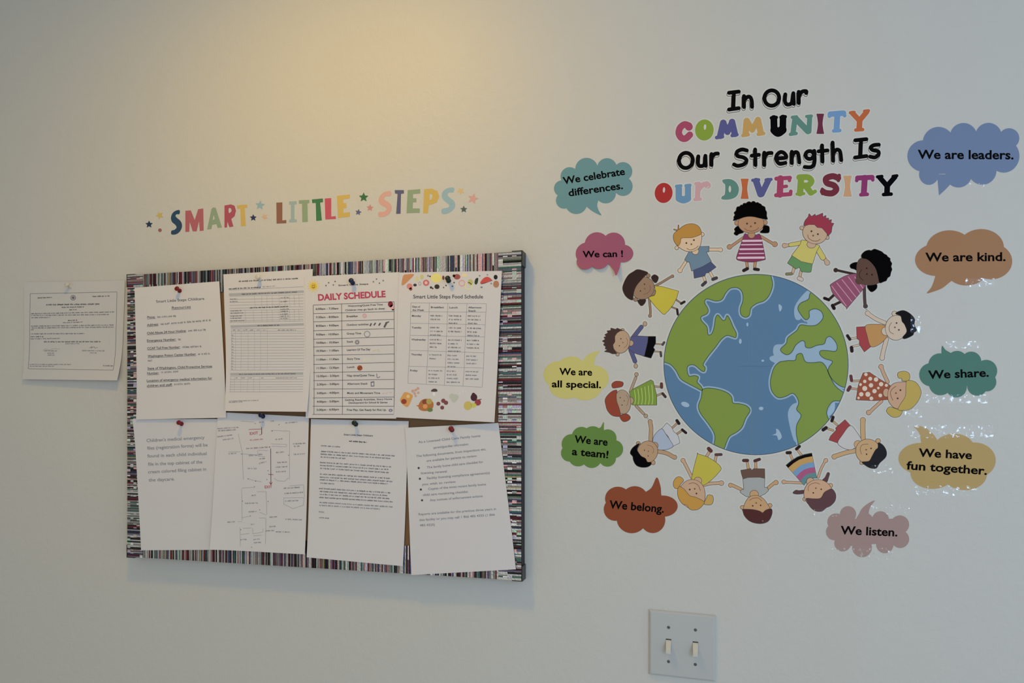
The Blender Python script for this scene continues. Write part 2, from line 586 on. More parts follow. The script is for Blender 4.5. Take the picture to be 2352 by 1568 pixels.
BLACK_WORDS = [
 ('In', 'black outlined words In, first word of the wall heading', [
   [C(R1, (738, 126), (822, 116)), C(R1, (780, 122), (775, 262)), C(R1, (738, 272), (822, 260))],
   [C(R1, (868, 155), (868, 250)), C(R1, (868, 195), (893, 165), (920, 163), (935, 195), (938, 248))]]),
 ('Our', 'black outlined word Our right of In, in the top line of the heading', [
   ring(1110, 172, 64, 67, R1, 10),
   [C(R1, (1228, 140), (1225, 200), (1245, 228), (1285, 212), (1298, 130)), C(R1, (1298, 130), (1302, 222))],
   [C(R1, (1345, 118), (1345, 215)), C(R1, (1345, 155), (1372, 118), (1408, 112), (1410, 128))]]),
 ('Our', 'black outlined word Our starting the third line of the heading, left of Strength', [
   ring(362, 715, 60, 66, R1, 10),
   [C(R1, (470, 680), (468, 745), (490, 765), (525, 748), (532, 675)), C(R1, (532, 675), (535, 762))],
   [C(R1, (585, 660), (585, 755)), C(R1, (585, 692), (612, 660), (640, 655))]]),
 ('Strength', 'black outlined word Strength in the third line of the heading', [
   [C(R1, (892, 628), (850, 620), (808, 640), (810, 675), (865, 690), (890, 715), (868, 748), (815, 762), (782, 750))],
   [C(R1, (965, 620), (968, 755)), C(R1, (936, 674), (998, 666))],
   [C(R1, (1045, 648), (1045, 755)), C(R1, (1045, 690), (1072, 655), (1108, 650))],
   [C(R1, (1152, 698), (1232, 690), (1222, 655), (1188, 642), (1155, 668), (1150, 710), (1178, 744), (1228, 736))],
   [C(R1, (1285, 640), (1285, 738)), C(R1, (1285, 680), (1312, 645), (1338, 655), (1350, 732))],
   [C(R1, *arcpts(1440, 668, 36, 34, 0, 360, 20)), C(R1, (1480, 632), (1482, 730), (1455, 772), (1398, 772))],
   [C(R1, (1548, 585), (1552, 725)), C(R1, (1518, 636), (1595, 628))],
   [C(R1, (1640, 560), (1645, 718)), C(R1, (1645, 655), (1674, 622), (1704, 636), (1715, 712))]]),
 ('Is', 'black outlined word Is ending the third line of the heading', [
   [C(R1, (1838, 540), (1934, 530)), C(R1, (1888, 535), (1882, 682)), C(R1, (1836, 690), (1934, 677))],
   [C(R1, (2042, 578), (2000, 582), (1972, 602), (1990, 625), (2035, 635), (2040, 662), (2010, 688), (1968, 682))]]),
]
def word(name_label, letters, colors, black):
    """letters: list of shapes; coloured letters have no drop edge"""
    allsh = [p for l in letters for p in H0.sh(l) if p[0] != 'hole']
    lo, hi = bounds(allsh)
    root = thing('heading_word', name_label, 'lettering', tuple(at((lo + hi) / 2)[0]), 'words of the display heading')
    back = MB()
    sh = list(allsh)
    if black:
        sh += [(q[0], q[1] + np.array([-1.2, 4.4])) + tuple(q[2:]) for q in allsh]
    back.plate(contour(sh, 3.2, 0.6), M_WHITE, 0.0, 0.00025)
    back.build('backing', root)
    for l, c in zip(letters, colors):
        s = H0.sh(l)
        mb = MB()
        if black:
            moved = [('hole', q[1], q[2] + np.array([-1.1, 4.0])) + tuple(q[3:]) if q[0] == 'hole' else (q[0], q[1] + np.array([-1.1, 4.0])) + tuple(q[2:]) for q in s]
            mb.plate(contour(moved, 0.4, 0.4), M_LINE, 0.00025, 0.00028)
            mb.plate(contour(moved, -0.9, 0.4), M_WHITE, 0.00028, 0.00031)
            mb.plate(contour(s, 0.2, 0.4), M_BLACK, 0.00031, 0.00034)
        else:
            mb.plate(contour(s, 0.5, 0.4), ink(c, REF_MID), 0.00025, 0.0003)
        mb.build('letter', root)
for w, lab, ls in BLACK_WORDS:
    word(lab.replace('words', 'word'), ls, [None] * len(ls), True)

BERRY, LIME, INDIGO, OCHRE, BLK, JADE, MAROON, SKY, ORANGE = (160, 70, 96), (130, 152, 56), (86, 86, 132), (190, 150, 86), (12, 12, 14), (92, 132, 118), (104, 42, 62), (110, 146, 182), (186, 98, 56)
COMM = [
 (BERRY, [C(27, (388, 412), (350, 402), (312, 430), (300, 478), (322, 518), (360, 524), (396, 492)), C(32, (388, 422))]),
 (LIME, [E(523, 450, 79, 90, 6), H(E(528, 424, 13, 26, 4))]),
 (INDIGO, [C(27, (688, 388), (662, 500)), C(14, (630, 516), (680, 508)), C(24, (690, 390), (724, 468)), C(24, (766, 378), (724, 468)), C(26, (764, 380), (788, 484)), C(14, (766, 498), (806, 490))]),
 (OCHRE, [C(26, (892, 372), (882, 482)), C(13, (858, 498), (905, 490)), C(22, (894, 368), (940, 450)), C(22, (988, 362), (940, 450)), C(25, (990, 362), (1014, 472)), C(13, (992, 488), (1040, 480))]),
 (BLK, [C(28, (1128, 350), (1130, 445)), C(13, (1106, 345), (1150, 340)), C(27, (1208, 345), (1206, 440)), C(13, (1190, 340), (1228, 334)), C(36, (1135, 450), (1165, 472), (1202, 448))]),
 (JADE, [C(21, (1312, 350), (1296, 470)), C(13, (1272, 488), (1322, 480)), C(13, (1290, 340), (1325, 336)), C(25, (1318, 350), (1424, 460)), C(20, (1440, 340), (1434, 462)), C(12, (1414, 332), (1455, 328))]),
 (MAROON, [WAIST(1502, 312, 1563, 480, 0.2)]),
 (SKY, [C(22, (1620, 312), (1735, 303)), C(14, (1612, 330), (1622, 315)), C(14, (1745, 325), (1738, 308)), C(24, (1682, 310), (1674, 445)), C(14, (1650, 458), (1702, 454))]),
 (ORANGE, [C(21, (1815, 305), (1872, 366)), C(21, (1936, 294), (1876, 366)), C(23, (1876, 360), (1872, 438)), C(13, (1842, 450), (1902, 446)), C(12, (1795, 300), (1828, 296)), C(12, (1918, 286), (1952, 282))]),
]
word('rainbow-coloured word COMMUNITY on the second line of the wall heading', [l for c, l in COMM], [c for c, l in COMM], False)
OURW = [
 ((166, 48, 46), [E(168, 998, 76, 86, 6), H(E(171, 972, 12, 26, 4))]),
 ((104, 140, 168), [C(26, (300, 955), (300, 1030)), C(25, (380, 950), (380, 1040)), C(12, (280, 940), (318, 936)), C(12, (362, 935), (398, 931)), C(30, (304, 1045), (340, 1058), (376, 1045))]),
 ((196, 154, 154), [C(21, (468, 925), (463, 1045)), C(12, (440, 1056), (488, 1052)), C(12, (448, 918), (478, 914)), C(20, (475, 965), (505, 930), (545, 918)), C(26, (552, 932)), H(C(5, (560, 940), (545, 952)))]),
]
word('multicoloured word Our starting the bottom line of the heading, left of DIVERSITY', [l for c, l in OURW], [c for c, l in OURW], False)
DIVE = [
 (JADE, [P((685, 885), (750, 880), (800, 910), (822, 965), (802, 1025), (745, 1052), (678, 1052), (678, 1030), (702, 1010), (706, 930), (688, 908)), H(E(745, 964, 13, 31))]),
 (ORANGE, [WAIST(842, 878, 906, 1046, 0.18)]),
 (INDIGO, [C(27, (974, 895), (1012, 1008)), C(24, (1078, 892), (1022, 1008)), C(12, (944, 888), (996, 883)), C(12, (1060, 884), (1104, 880))]),
 ((160, 62, 92), [C(26, (1186, 872), (1180, 1012)), C(16, (1150, 874), (1268, 866)), C(13, (1264, 890), (1266, 870)), C(13, (1186, 946), (1238, 940)), C(16, (1148, 1018), (1272, 1008)), C(14, (1276, 984), (1272, 1006))]),
 (LIME, [C(26, (1366, 862), (1356, 1000)), C(24, (1350, 862), (1425, 862), (1456, 895), (1428, 930), (1375, 936)), C(24, (1402, 932), (1450, 996)), C(14, (1456, 1004), (1488, 984)), C(12, (1330, 1008), (1388, 1004)), H(E(1405, 893, 14, 10))]),
 ((112, 40, 52), [C(25, (1688, 868), (1640, 852), (1584, 872), (1592, 912), (1650, 932), (1672, 968), (1638, 1000), (1582, 998), (1556, 985)), C(13, (1698, 845), (1690, 890)), C(12, (1550, 965), (1552, 1005))]),
 ((200, 152, 112), [WAIST(1736, 852, 1804, 1026, 0.2)]),
 ((138, 50, 98), [C(20, (1858, 868), (1984, 862)), C(14, (1850, 890), (1858, 868)), C(14, (1990, 884), (1984, 864)), C(24, (1920, 866), (1912, 1000)), C(14, (1886, 1014), (1942, 1010))]),
 (BLK, [C(21, (2052, 865), (2112, 934)), C(21, (2182, 860), (2118, 934)), C(23, (2116, 930), (2114, 1000)), C(14, (2084, 1012), (2150, 1008)), C(12, (2030, 858), (2070, 853)), C(12, (2166, 853), (2200, 848))]),
]
word('rainbow-coloured word DIVERSITY ending the bottom line of the wall heading', [l for c, l in DIVE], [c for c, l in DIVE], False)

# ================================================================== SPEECH BUBBLES
B0, B1, B2, B3 = Fr(1230, 340, 4.9), Fr(2060, 260, 3.565), Fr(1230, 780, 3.267), Fr(1860, 780, 3.016)
def circ(*cs): return [E(*c) for c in cs]
BUB = [
 (B0, 'blue green speech bubble reading We celebrate differences', (102, 140, 142),
  circ((575, 238, 128), (805, 226, 112), (985, 262, 104), (985, 430, 108), (790, 508, 114), (458, 618, 124), (322, 590, 92), (300, 455, 92), (385, 318, 103))
  + [Q((380, 300), (980, 250), (990, 440), (790, 540), (460, 660), (320, 580)), P((520, 560), (700, 540), (694, 640), (710, 700), (740, 757), (660, 722), (600, 680), (560, 640))],
  [('We celebrate', (315, 408), (1010, 298), 82), ('differences.', (376, 543), (986, 458), 82)], []),
 (B0, 'small dusty pink speech bubble reading We can !', (152, 84, 104),
  circ((692, 1085, 138), (880, 1078, 128), (985, 1186, 116, 100), (590, 1190, 138, 130), (562, 1278, 98, 92), (720, 1262, 105, 102)) + [Q((600, 1080), (980, 1080), (1000, 1270), (700, 1330), (560, 1300)), P((780, 1230), (970, 1220), (956, 1300), (944, 1370), (912, 1445), (886, 1385), (850, 1335))],
  [('We can !', (530, 1230), (985, 1222), 74)], []),
 (B1, 'large blue speech bubble reading We are leaders, at the upper right', (104, 124, 160),
  circ((340, 240, 128), (545, 192, 112), (750, 187, 108), (918, 205, 84, 82), (875, 350, 128, 136), (700, 470, 115), (505, 500, 108), (262, 500, 80, 86), (216, 350, 130, 128)) + [Q((250, 250), (900, 200), (950, 350), (720, 480), (260, 500)), Q((330, 500), (470, 500), (440, 580), (390, 632), (345, 672))],
  [('We are leaders.', (170, 372), (955, 376), 74)], [(570, 575, 715, 612)]),
 (B1, 'tan brown speech bubble reading We are kind', (150, 114, 84),
  circ((430, 1110, 190, 152), (690, 1098, 186, 150), (325, 1200, 176, 132), (770, 1212, 174, 148), (570, 1290, 165, 120)) + [P((330, 1230), (480, 1250), (490, 1330), (430, 1385), (370, 1432), (300, 1460), (245, 1472), (285, 1420), (318, 1320))],
  [('We are kind.', (232, 1212), (890, 1208), 72)], [(560, 1350, 800, 1425)]),
 (B2, 'pale yellow speech bubble reading We are all special', (196, 186, 112),
  circ((270, 230, 112, 105), (178, 262, 118, 102), (440, 290, 110, 98), (232, 345, 130, 98), (370, 350, 128, 104)) + [P((330, 220), (358, 155), (400, 108), (482, 84), (450, 130), (440, 200), (440, 260))],
  [('We are', (178, 262), (425, 268), 52), ('all special.', (122, 355), (492, 362), 52)], []),
 (B2, 'leaf green speech bubble reading We are a team!', (98, 130, 62),
  circ((270, 782, 74), (345, 725, 72), (430, 722, 74), (542, 738, 66), (590, 820, 68), (540, 888, 64), (422, 888, 74), (320, 876, 74), (255, 850, 64)) + [Q((280, 760), (560, 760), (580, 850), (400, 920), (290, 880)), P((440, 740), (466, 672), (490, 655), (512, 616), (514, 680), (530, 740))],
  [('We are', (290, 770), (540, 794), 56), ('a team!', (272, 862), (545, 888), 56)], []),
 (B2, 'rust orange speech bubble reading We belong', (138, 71, 44),
  circ((618, 1192, 96, 90), (745, 1190, 98, 92), (955, 1248, 112, 80), (598, 1272, 86), (722, 1345, 112, 106), (880, 1350, 94, 100)) + [Q((600, 1180), (960, 1200), (950, 1330), (700, 1400)), P((760, 1230), (810, 1155), (870, 1110), (910, 1032), (938, 1100), (944, 1165), (960, 1230))],
  [('We belong.', (552, 1262), (962, 1296), 60)], []),
 (B3, 'dark teal speech bubble reading We share, right of the globe', (72, 116, 108),
  circ((1020, 150, 73), (1118, 152, 70), (900, 172, 78), (1222, 215, 76), (1226, 292, 66), (1160, 318, 70), (1015, 328, 72), (905, 305, 80), (838, 242, 80)) + [Q((900, 150), (1200, 180), (1200, 320), (900, 320)), P((916, 42), (940, 70), (985, 100), (1000, 150), (920, 150), (912, 100))],
  [('We share.', (820, 270), (1240, 254), 58)], [(790, 380, 1230, 440), (930, 10, 1180, 60)]),
 (B3, 'mustard speech bubble reading We have fun together', (168, 146, 98),
  circ((1000, 752, 140, 102), (1140, 835, 148, 124), (768, 822, 154, 108), (850, 925, 152, 108), (1075, 930, 152, 112)) + [P((720, 595), (790, 605), (840, 640), (880, 690), (900, 780), (790, 790), (772, 710), (758, 645))],
  [('We have', (752, 808), (1122, 826), 58), ('fun together.', (668, 896), (1226, 934), 58)], [(680, 590, 1270, 680), (720, 1010, 1160, 1080)]),
 (B3, 'pale pink speech bubble reading We listen', (150, 130, 130),
  circ((265, 1208, 56), (182, 1262, 60), (170, 1330, 58), (228, 1408, 58), (362, 1438, 68), (520, 1418, 60), (626, 1380, 62), (624, 1280, 64), (490, 1245, 58), (380, 1260, 62)) + [Q((180, 1240), (620, 1240), (620, 1400), (250, 1430)), P((320, 1260), (342, 1205), (365, 1165), (410, 1130), (450, 1114), (420, 1155), (408, 1205), (420, 1260))],
  [('We listen.', (212, 1345), (606, 1360), 58)], [(420, 1140, 690, 1210), (150, 1440, 580, 1520)]),
]
class Curled(Wall):
    """a card whose lower edge has come away from the wall"""
    def __init__(s, y0, h, top): s.y0, s.h, s.top = y0, h, top
    def map(s, P, lift):
        A = Wall.map(s, P, lift)
        t = np.clip((np.atleast_2d(np.asarray(P, float))[:, 1] - s.y0) / s.h, 0, 1.2)
        A[:, 1] -= s.top * t * t
        return A
def bubble(fr, lab, col, shp, texts, tapes):
    surf = Curled(590, 32, .006) if 'We can' in lab else WALL
    s = fr.sh(shp)
    root = thing('speech_bubble', lab, 'speech bubble', center(s), 'speech bubble cut-outs around the globe')
    mb = MB()
    mb.plate(contour(s, 0.0, 0.5), ink(col, REF_MID if fr in (B0, B2) else REF_RIGHT), 0.0, 0.0003, surf)
    mb.build('bubble_card', root)
    mb = MB()
    for t, a, b, h in texts:
        write(mb, t, fr.pt(*a), fr.pt(*b), h / fr.k, M_BLACK, 0.00036, surf, 0.026)
    mb.build('lettering', root)
    for x0, y0, x1, y1 in tapes:
        mb = MB()
        strip(mb, fr, x0, y0, x1, y1)
        mb.build('clear_tape', root)
def strip(mb, fr, x0, y0, x1, y1, lift=0.0005):
    n = 8
    pts = [fr.pt(x0 + (x1 - x0) * i / n, y) for y in (y0, y1) for i in range(n + 1)]
    mb.flat(pts, [(i, n + 1 + i, n + 2 + i, i + 1) for i in range(n)], TAPE, lift)
for b in BUB: bubble(*b)

# ================================================================== GLOBE
G0 = Fr(1500, 610, 3.485)
def globe():
    cx, cy, rx, ry = 824, 791, 738, 722
    def onc(a0, a1, n=16):
        return [(cx + rx * 1.02 * math.cos(math.radians(a)), cy + ry * 1.02 * math.sin(math.radians(a))) for a in np.linspace(a0, a1, n)]
    def ang(x, y): return math.degrees(math.atan2((y - cy) / ry, (x - cx) / rx))
    def coast(pts, n=4):
        p = np.array(pts, float)
        p = np.concatenate([p[:1], p, p[-1:]])
        out = []
        for a, b, c, d in zip(p[:-3], p[1:-2], p[2:-1], p[3:]):
            for k in range(n):
                t = k / n
                out.append(tuple(0.5 * (2 * b + (c - a) * t + (2 * a - 5 * b + 4 * c - d) * t * t + (3 * b - a - 3 * c + d) * t ** 3)))
        return out + [tuple(p[-1])]
    na = coast([(80, 768), (140, 790), (185, 840), (222, 905), (290, 947), (350, 978), (392, 998), (385, 968), (352, 930), (362, 892), (330, 880), (290, 885), (274, 850), (275, 808), (305, 792), (340, 800), (385, 838), (410, 845), (416, 815), (400, 790), (440, 725), (500, 650), (545, 590), (590, 558), (635, 568), (660, 574), (665, 540), (640, 490), (612, 425), (592, 400), (578, 433), (556, 436), (520, 395), (500, 420), (490, 490), (470, 545), (440, 552), (430, 490), (387, 440), (385, 408), (430, 385), (440, 350), (412, 295), (432, 265), (500, 282), (550, 270), (580, 220), (620, 180), (680, 178), (715, 215), (720, 280), (700, 340), (705, 392), (740, 412), (770, 395), (782, 340), (830, 302), (890, 280), (932, 230), (956, 150), (938, 70)])
    na += onc(ang(938, 70), -180 - 1.5, 24)
    sa = coast([(395, 990), (440, 980), (520, 990), (590, 1015), (628, 1050), (638, 1098), (690, 1105), (748, 1122), (775, 1160), (740, 1220), (712, 1290), (670, 1330), (615, 1362), (592, 1400), (556, 1480), (490, 1465), (496, 1380), (485, 1330), (440, 1260), (380, 1180), (364, 1120), (385, 1060), (392, 1015), (395, 990)])
    eu = coast([(1275, 200), (1255, 228), (1243, 270), (1182, 300), (1160, 340), (1176, 380), (1220, 432), (1250, 410), (1250, 362), (1300, 345), (1348, 368), (1360, 420), (1312, 473), (1250, 482), (1180, 475), (1150, 520), (1080, 575), (1068, 620), (1023, 665), (1032, 692), (1072, 712), (1110, 690), (1142, 635), (1190, 600), (1215, 612), (1222, 650), (1260, 657), (1312, 636), (1368, 625), (1386, 580), (1420, 567), (1460, 608), (1475, 650), (1460, 685), (1400, 681), (1342, 681), (1336, 710), (1372, 742), (1436, 765), (1410, 810), (1402, 850), (1440, 915), (1500, 963), (1550, 975)])
    eu += onc(ang(1550, 975), ang(1275, 200), 20)
    af = coast([(1015, 770), (1080, 760), (1138, 757), (1150, 715), (1190, 705), (1218, 768), (1280, 777), (1342, 772), (1380, 805), (1412, 880), (1460, 965), (1535, 1022)])
    af += onc(ang(1535, 1022), ang(1500, 1090), 4)
    af += coast([(1495, 1082), (1440, 1085), (1402, 1130), (1388, 1180), (1405, 1230)]) + onc(ang(1405, 1230), ang(1160, 1440), 8)
    af += coast([(1158, 1400), (1147, 1340), (1152, 1270), (1186, 1200), (1150, 1150), (1166, 1100), (1150, 1050), (1115, 1020), (1062, 1045), (1002, 1055), (955, 1010), (940, 950), (945, 890), (972, 810), (1015, 770)])
    lands = [Q(*na), Q(*sa), Q(*eu), Q(*af)]
    disc = G0.sh([E(cx, cy, rx, ry, 0, 120)])
    root = thing('globe_decal', 'large round green and blue globe decal in the middle of the ring of children', 'globe', tuple(at(G0.pt(cx, cy))[0]))
    mb = MB(); mb.plate(contour(disc, 4.5, 1.0), M_WHITE, 0.0, 0.0003); mb.build('backing', root)
    mb = MB()
    mb.plate(contour(disc, 0.6, 1.0), ink((52, 74, 84)), 0.0003, 0.00033)
    mb.plate(contour(disc, -0.8, 1.0), ink((84, 120, 158)), 0.00033, 0.00036)
    mb.build('ocean', root)
    clip = G0.sh([E(cx, cy, rx - 4, ry - 4, 0, 120)])
    lands_px = [G0.sh([l]) for l in lands]
    alll = [q for l in lands_px for q in l]
    halo = alll + G0.sh([P((948, 742), (985, 725), (976, 690), (985, 650), (1030, 645), (1110, 640), (1190, 605), (1290, 640), (1390, 600), (1475, 640), (1435, 775), (1300, 770), (1140, 765), (1015, 775), (975, 760)), P((1150, 330), (1240, 215), (1260, 260), (1165, 420)), P((1130, 1120), (1095, 1200), (1150, 1400), (1170, 1150)), E(1300, 420, 60)])
    mb = MB()
    mb.plate(contour(halo, 4.6, 0.8, clip), ink((142, 170, 198)), 0.00036, 0.00039)
    spots = [P((1005, 310), (1030, 325), (1028, 350), (1012, 365)), E(755, 470, 8, 16), E(698, 605, 11, 20), E(878, 760, 11, 9), E(258, 1110, 34, 19, 20), E(865, 1142, 18, 14), P((955, 1355), (985, 1340), (985, 1305), (1010, 1320), (1030, 1370), (1005, 1395), (990, 1360)), P((1430, 1110), (1455, 1100), (1450, 1160), (1415, 1200), (1400, 1180))]
    for s in spots: mb.plate(contour(G0.sh([s]), 0, 0.5), ink((150, 178, 206)), 0.00036, 0.0004)
    mb.build('shallow_water', root)
    sub = MB()
    sub.plate(contour(G0.sh([P((320, 822), (345, 835), (395, 862), (360, 850), (335, 845))]), 0, 0.4), ink((84, 120, 158)), 0.00039, 0.00041)
    sub.build('gulf', root)
    for l in lands_px:
        mb = MB()
        mb.plate(contour(l, 1.1, 0.8, clip), ink((58, 86, 74)), 0.00039, 0.00042)
        mb.plate(contour(l, -0.6, 0.8, clip), ink((120, 144, 68)), 0.00042, 0.00045)
        mb.build('land', root)
    mb = MB()                                       # joints of the four printed sheets
    mb.line(G0.pt(795, 70), G0.pt(786, 1512), 0.55, ink((108, 138, 128)), 0.00047)
    mb.line(G0.pt(690, 803), G0.pt(960, 805), 0.8, ink((74, 106, 140)), 0.00047)
    mb.build('sheet_joint', root)
globe()

# ================================================================== RING OF CHILDREN
def kid(fr, label, items, tapes=(), ow=0.8):
    """items: (part name, colour, shape list, [(mark colour, shape)...])"""
    allsh = [q for it in items for q in fr.sh(it[2]) if q[0] != 'hole']
    lo, hi = bounds(allsh)
    root = thing('child_decal', label, 'child sticker', tuple(at((lo + hi) / 2)[0]), 'stickers of children in a ring around the globe')
    mb = MB(); mb.plate(contour(allsh, 4.0, 0.7), M_WHITE, 0.0, 0.00025); mb.build('backing', root)
    y, e = 0.00025, 0.00003
    rf = REF_MID if lo[0] + hi[0] < 3120 else REF_RIGHT
    for it in items:
        nm, col, shp = it[:3]
        s = fr.sh(shp)
        mb = MB()
        mb.plate(contour(s, ow * 0.75, 0.4), M_LINE, y, y + e)
        mb.plate(contour(s, -ow * 0.35, 0.4), ink(col, rf), y + e, y + 2 * e)
        for mcol, ms in (it[3] if len(it) > 3 else []):
            mb.plate(contour(fr.sh(ms), 0, 0.3), ink(mcol, rf), y + 2 * e, y + 2.6 * e)
        mb.build(nm, root)
        y += 1.5 * e
    for x0, y0, x1, y1 in tapes:
        mb = MB(); strip(mb, fr, x0, y0, x1, y1, y + 0.0003); mb.build('clear_tape', root)

def face(e1, e2, nose, mouth, r, dark=(70, 48, 40), nosec=(120, 84, 64)):
    return [(dark, [E(*e1, r)]), (dark, [E(*e2, r)]), (nosec, [E(*nose, r)]), ((112, 82, 66) if dark[0] > 60 else dark, [C(r * 0.3, *mouth)])]

FA, FC, FE, FG, FI, FK = Fr(1380, 590, 5.6), Fr(1380, 850, 6.532), Fr(1530, 1010, 7.468), Fr(1780, 930, 6.032), Fr(1920, 690, 5.6), Fr(1870, 560, 5.808)
FL, FM, FN = Fr(1520, 490, 8.7125), Fr(1660, 450, 8.25), Fr(1780, 470, 8.253)
SH = (44, 36, 40)

# brown-skinned girl, yellow dress
sk = (152, 122, 96)
kid(FA, 'brown haired girl sticker in a yellow sleeveless dress, upper left of the globe', [
 ('leg', sk, [C(8, (965, 548), (1030, 592))]), ('leg', sk, [C(8, (900, 640), (975, 668))]),
 ('shoe', SH, [C(13, (1034, 600), (1075, 576))]), ('shoe', SH, [C(12, (982, 675), (990, 738))]),
 ('arm', sk, [C(12, (700, 372), (780, 330), (920, 245)), C(18, (922, 248))]), ('arm', sk, [C(12, (622, 530), (638, 690), (634, 750)), C(20, (632, 756))]),
 ('dress', (196, 178, 64), [Q((690, 372), (790, 382), (1000, 440), (975, 530), (930, 615), (870, 690), (822, 738), (800, 735), (700, 635), (610, 520), (690, 495), (708, 440))]),
 ('bun', (58, 44, 40), [P((650, 265), (690, 228), (740, 260), (722, 320), (690, 328))]), ('bun', (58, 44, 40), [P((480, 555), (572, 545), (568, 590), (525, 628), (488, 595))]),
 ('ear', sk, [E(612, 240, 24)]), ('ear', sk, [E(448, 548, 24)]), ('neck', sk, [E(662, 455, 42)]),
 ('head', sk, [E(540, 400, 150, 142, -30)], face((562, 350), (510, 438), (566, 408), [(632, 365), (636, 420), (598, 465), (548, 480)], 9)),
 ('hair', (58, 44, 40), [P((605, 205), (540, 175), (470, 163), (420, 190), (365, 225), (330, 270), (300, 330), (282, 390), (288, 440), (315, 495), (350, 530), (395, 552), (415, 545), (416, 500), (432, 430), (462, 365), (512, 305), (562, 250))]),
])
# boy, blue-violet sweater
sk = (182, 152, 122)
kid(FA, 'spiky brown haired boy sticker in a blue violet sweater and black shorts', [
 ('leg', sk, [C(7, (700, 1118), (790, 1122))]), ('leg', sk, [C(7, (690, 1215), (765, 1220))]),
 ('shoe', (74, 70, 74), [C(12, (795, 1128), (815, 1098))]), ('shoe', (74, 70, 74), [C(12, (770, 1225), (775, 1275))]),
 ('hand', sk, [E(568, 860, 24, 30)]), ('hand', sk, [E(450, 1402, 24, 28)]),
 ('sleeve', (86, 88, 126), [C(25, (412, 1040), (522, 900))]), ('sleeve', (86, 88, 126), [C(25, (385, 1200), (440, 1340))]),
 ('shorts', (16, 16, 20), [Q((600, 1022), (705, 1022), (705, 1110), (675, 1165), (695, 1190), (645, 1300), (548, 1275))]),
 ('sweater', (86, 88, 126), [Q((385, 1030), (470, 1015), (608, 1022), (600, 1100), (558, 1275), (430, 1235), (345, 1170), (385, 1090))]),
 ('ear', sk, [E(280, 942, 22)]), ('ear', sk, [E(215, 1252, 22)]), ('neck', sk, [E(385, 1108, 36)]),
 ('head', sk, [E(262, 1090, 112, 146, 8)], face((258, 1052), (240, 1142), (285, 1100), [(328, 1040), (348, 1090), (330, 1145), (296, 1170)], 8)),
 ('hair', (70, 48, 44), [Q((288, 945), (250, 932), (210, 915), (195, 932), (130, 914), (130, 945), (80, 950), (95, 975), (52, 1000), (75, 1022), (40, 1032), (60, 1060), (20, 1080), (55, 1103), (35, 1130), (65, 1150), (58, 1180), (90, 1190), (48, 1216), (110, 1226), (150, 1245), (208, 1242), (165, 1190), (156, 1130), (182, 1090), (180, 1020), (208, 978), (250, 950))]),
])
# red-haired girl, green striped dress
sk = (172, 148, 122)
stripes = [((172, 194, 98), [C(6, (505 + 52 * i, 300 - 16 * i), (520 + 52 * i, 420), (508 + 52 * i, 510))]) for i in range(6)]
kid(FC, 'red haired girl sticker with two buns and a green striped dress', [
 ('leg', sk, [C(12, (795, 240), (880, 250))]), ('leg', sk, [C(12, (835, 382), (920, 348))]),
 ('shoe', (100, 54, 50), [C(20, (910, 205), (912, 255))]), ('shoe', (66, 44, 44), [C(17, (928, 350), (968, 398))]),
 ('arm', sk, [C(18, (445, 315), (525, 110)), C(28, (535, 62))]), ('arm', sk, [C(18, (530, 535), (640, 650)), C(29, (675, 685))]),
 ('dress', (122, 146, 62), [Q((430, 330), (490, 280), (750, 145), (785, 165), (838, 380), (840, 522), (560, 522), (470, 520))], stripes),
 ('bun', (146, 66, 46), [P((178, 262), (168, 205), (228, 165), (330, 180), (322, 240), (235, 262))]), ('bun', (146, 66, 46), [P((290, 680), (385, 655), (442, 700), (420, 748), (350, 772), (305, 738))]),
 ('neck', sk, [E(445, 455, 50)]),
 ('head', sk, [E(330, 475, 118, 180, -6)], face((292, 412), (318, 522), (352, 458), [(380, 372), (412, 420), (408, 490), (386, 535)], 9)),
 ('hair', (146, 66, 46), [P((240, 300), (165, 320), (92, 390), (65, 450), (75, 520), (100, 600), (160, 670), (230, 692), (290, 685), (288, 620), (265, 540), (240, 470), (232, 380))]),
])
# black-haired boy, pale shirt, white shorts
sk = (180, 146, 112)
kid(FC, 'black haired boy sticker in a pale grey shirt and white shorts', [
 ('leg', sk, [C(13, (1075, 862), (1140, 800))]), ('leg', sk, [C(13, (1135, 962), (1210, 908))]),
 ('shoe', SH, [C(20, (1142, 755), (1172, 798))]), ('shoe', SH, [C(17, (1222, 892), (1276, 938))]),
 ('shorts', (192, 190, 190), [Q((912, 880), (990, 790), (1060, 850), (1092, 920), (1140, 955), (1168, 1000), (1185, 1090), (1080, 1140), (1010, 990))]),
 ('arm', sk, [C(28, (748, 1050), (755, 870), (740, 785)), C(31, (740, 768))]), ('arm', sk, [C(28, (870, 1218), (990, 1245), (1090, 1300)), C(32, (1108, 1305))]),
 ('shirt', (166, 174, 188), [P((910, 878), (980, 965), (1045, 1060), (1082, 1142), (980, 1190), (862, 1188), (830, 1130), (785, 1080), (800, 985))]),
 ('ear', sk, [E(562, 1098, 30)]), ('ear', sk, [E(785, 1385, 32)]), ('neck', sk, [E(810, 1130, 50)]),
 ('head', sk, [E(700, 1225, 152, 166, 25)], face((655, 1200), (710, 1285), (712, 1215), [(700, 1122), (765, 1142), (795, 1200), (778, 1245)], 9)),
 ('hair', (12, 12, 14), [P((580, 1100), (520, 1128), (465, 1180), (443, 1245), (480, 1292), (490, 1350), (530, 1420), (600, 1452), (690, 1452), (748, 1420), (755, 1380), (700, 1375), (670, 1322), (610, 1290), (570, 1240), (545, 1180))]),
])
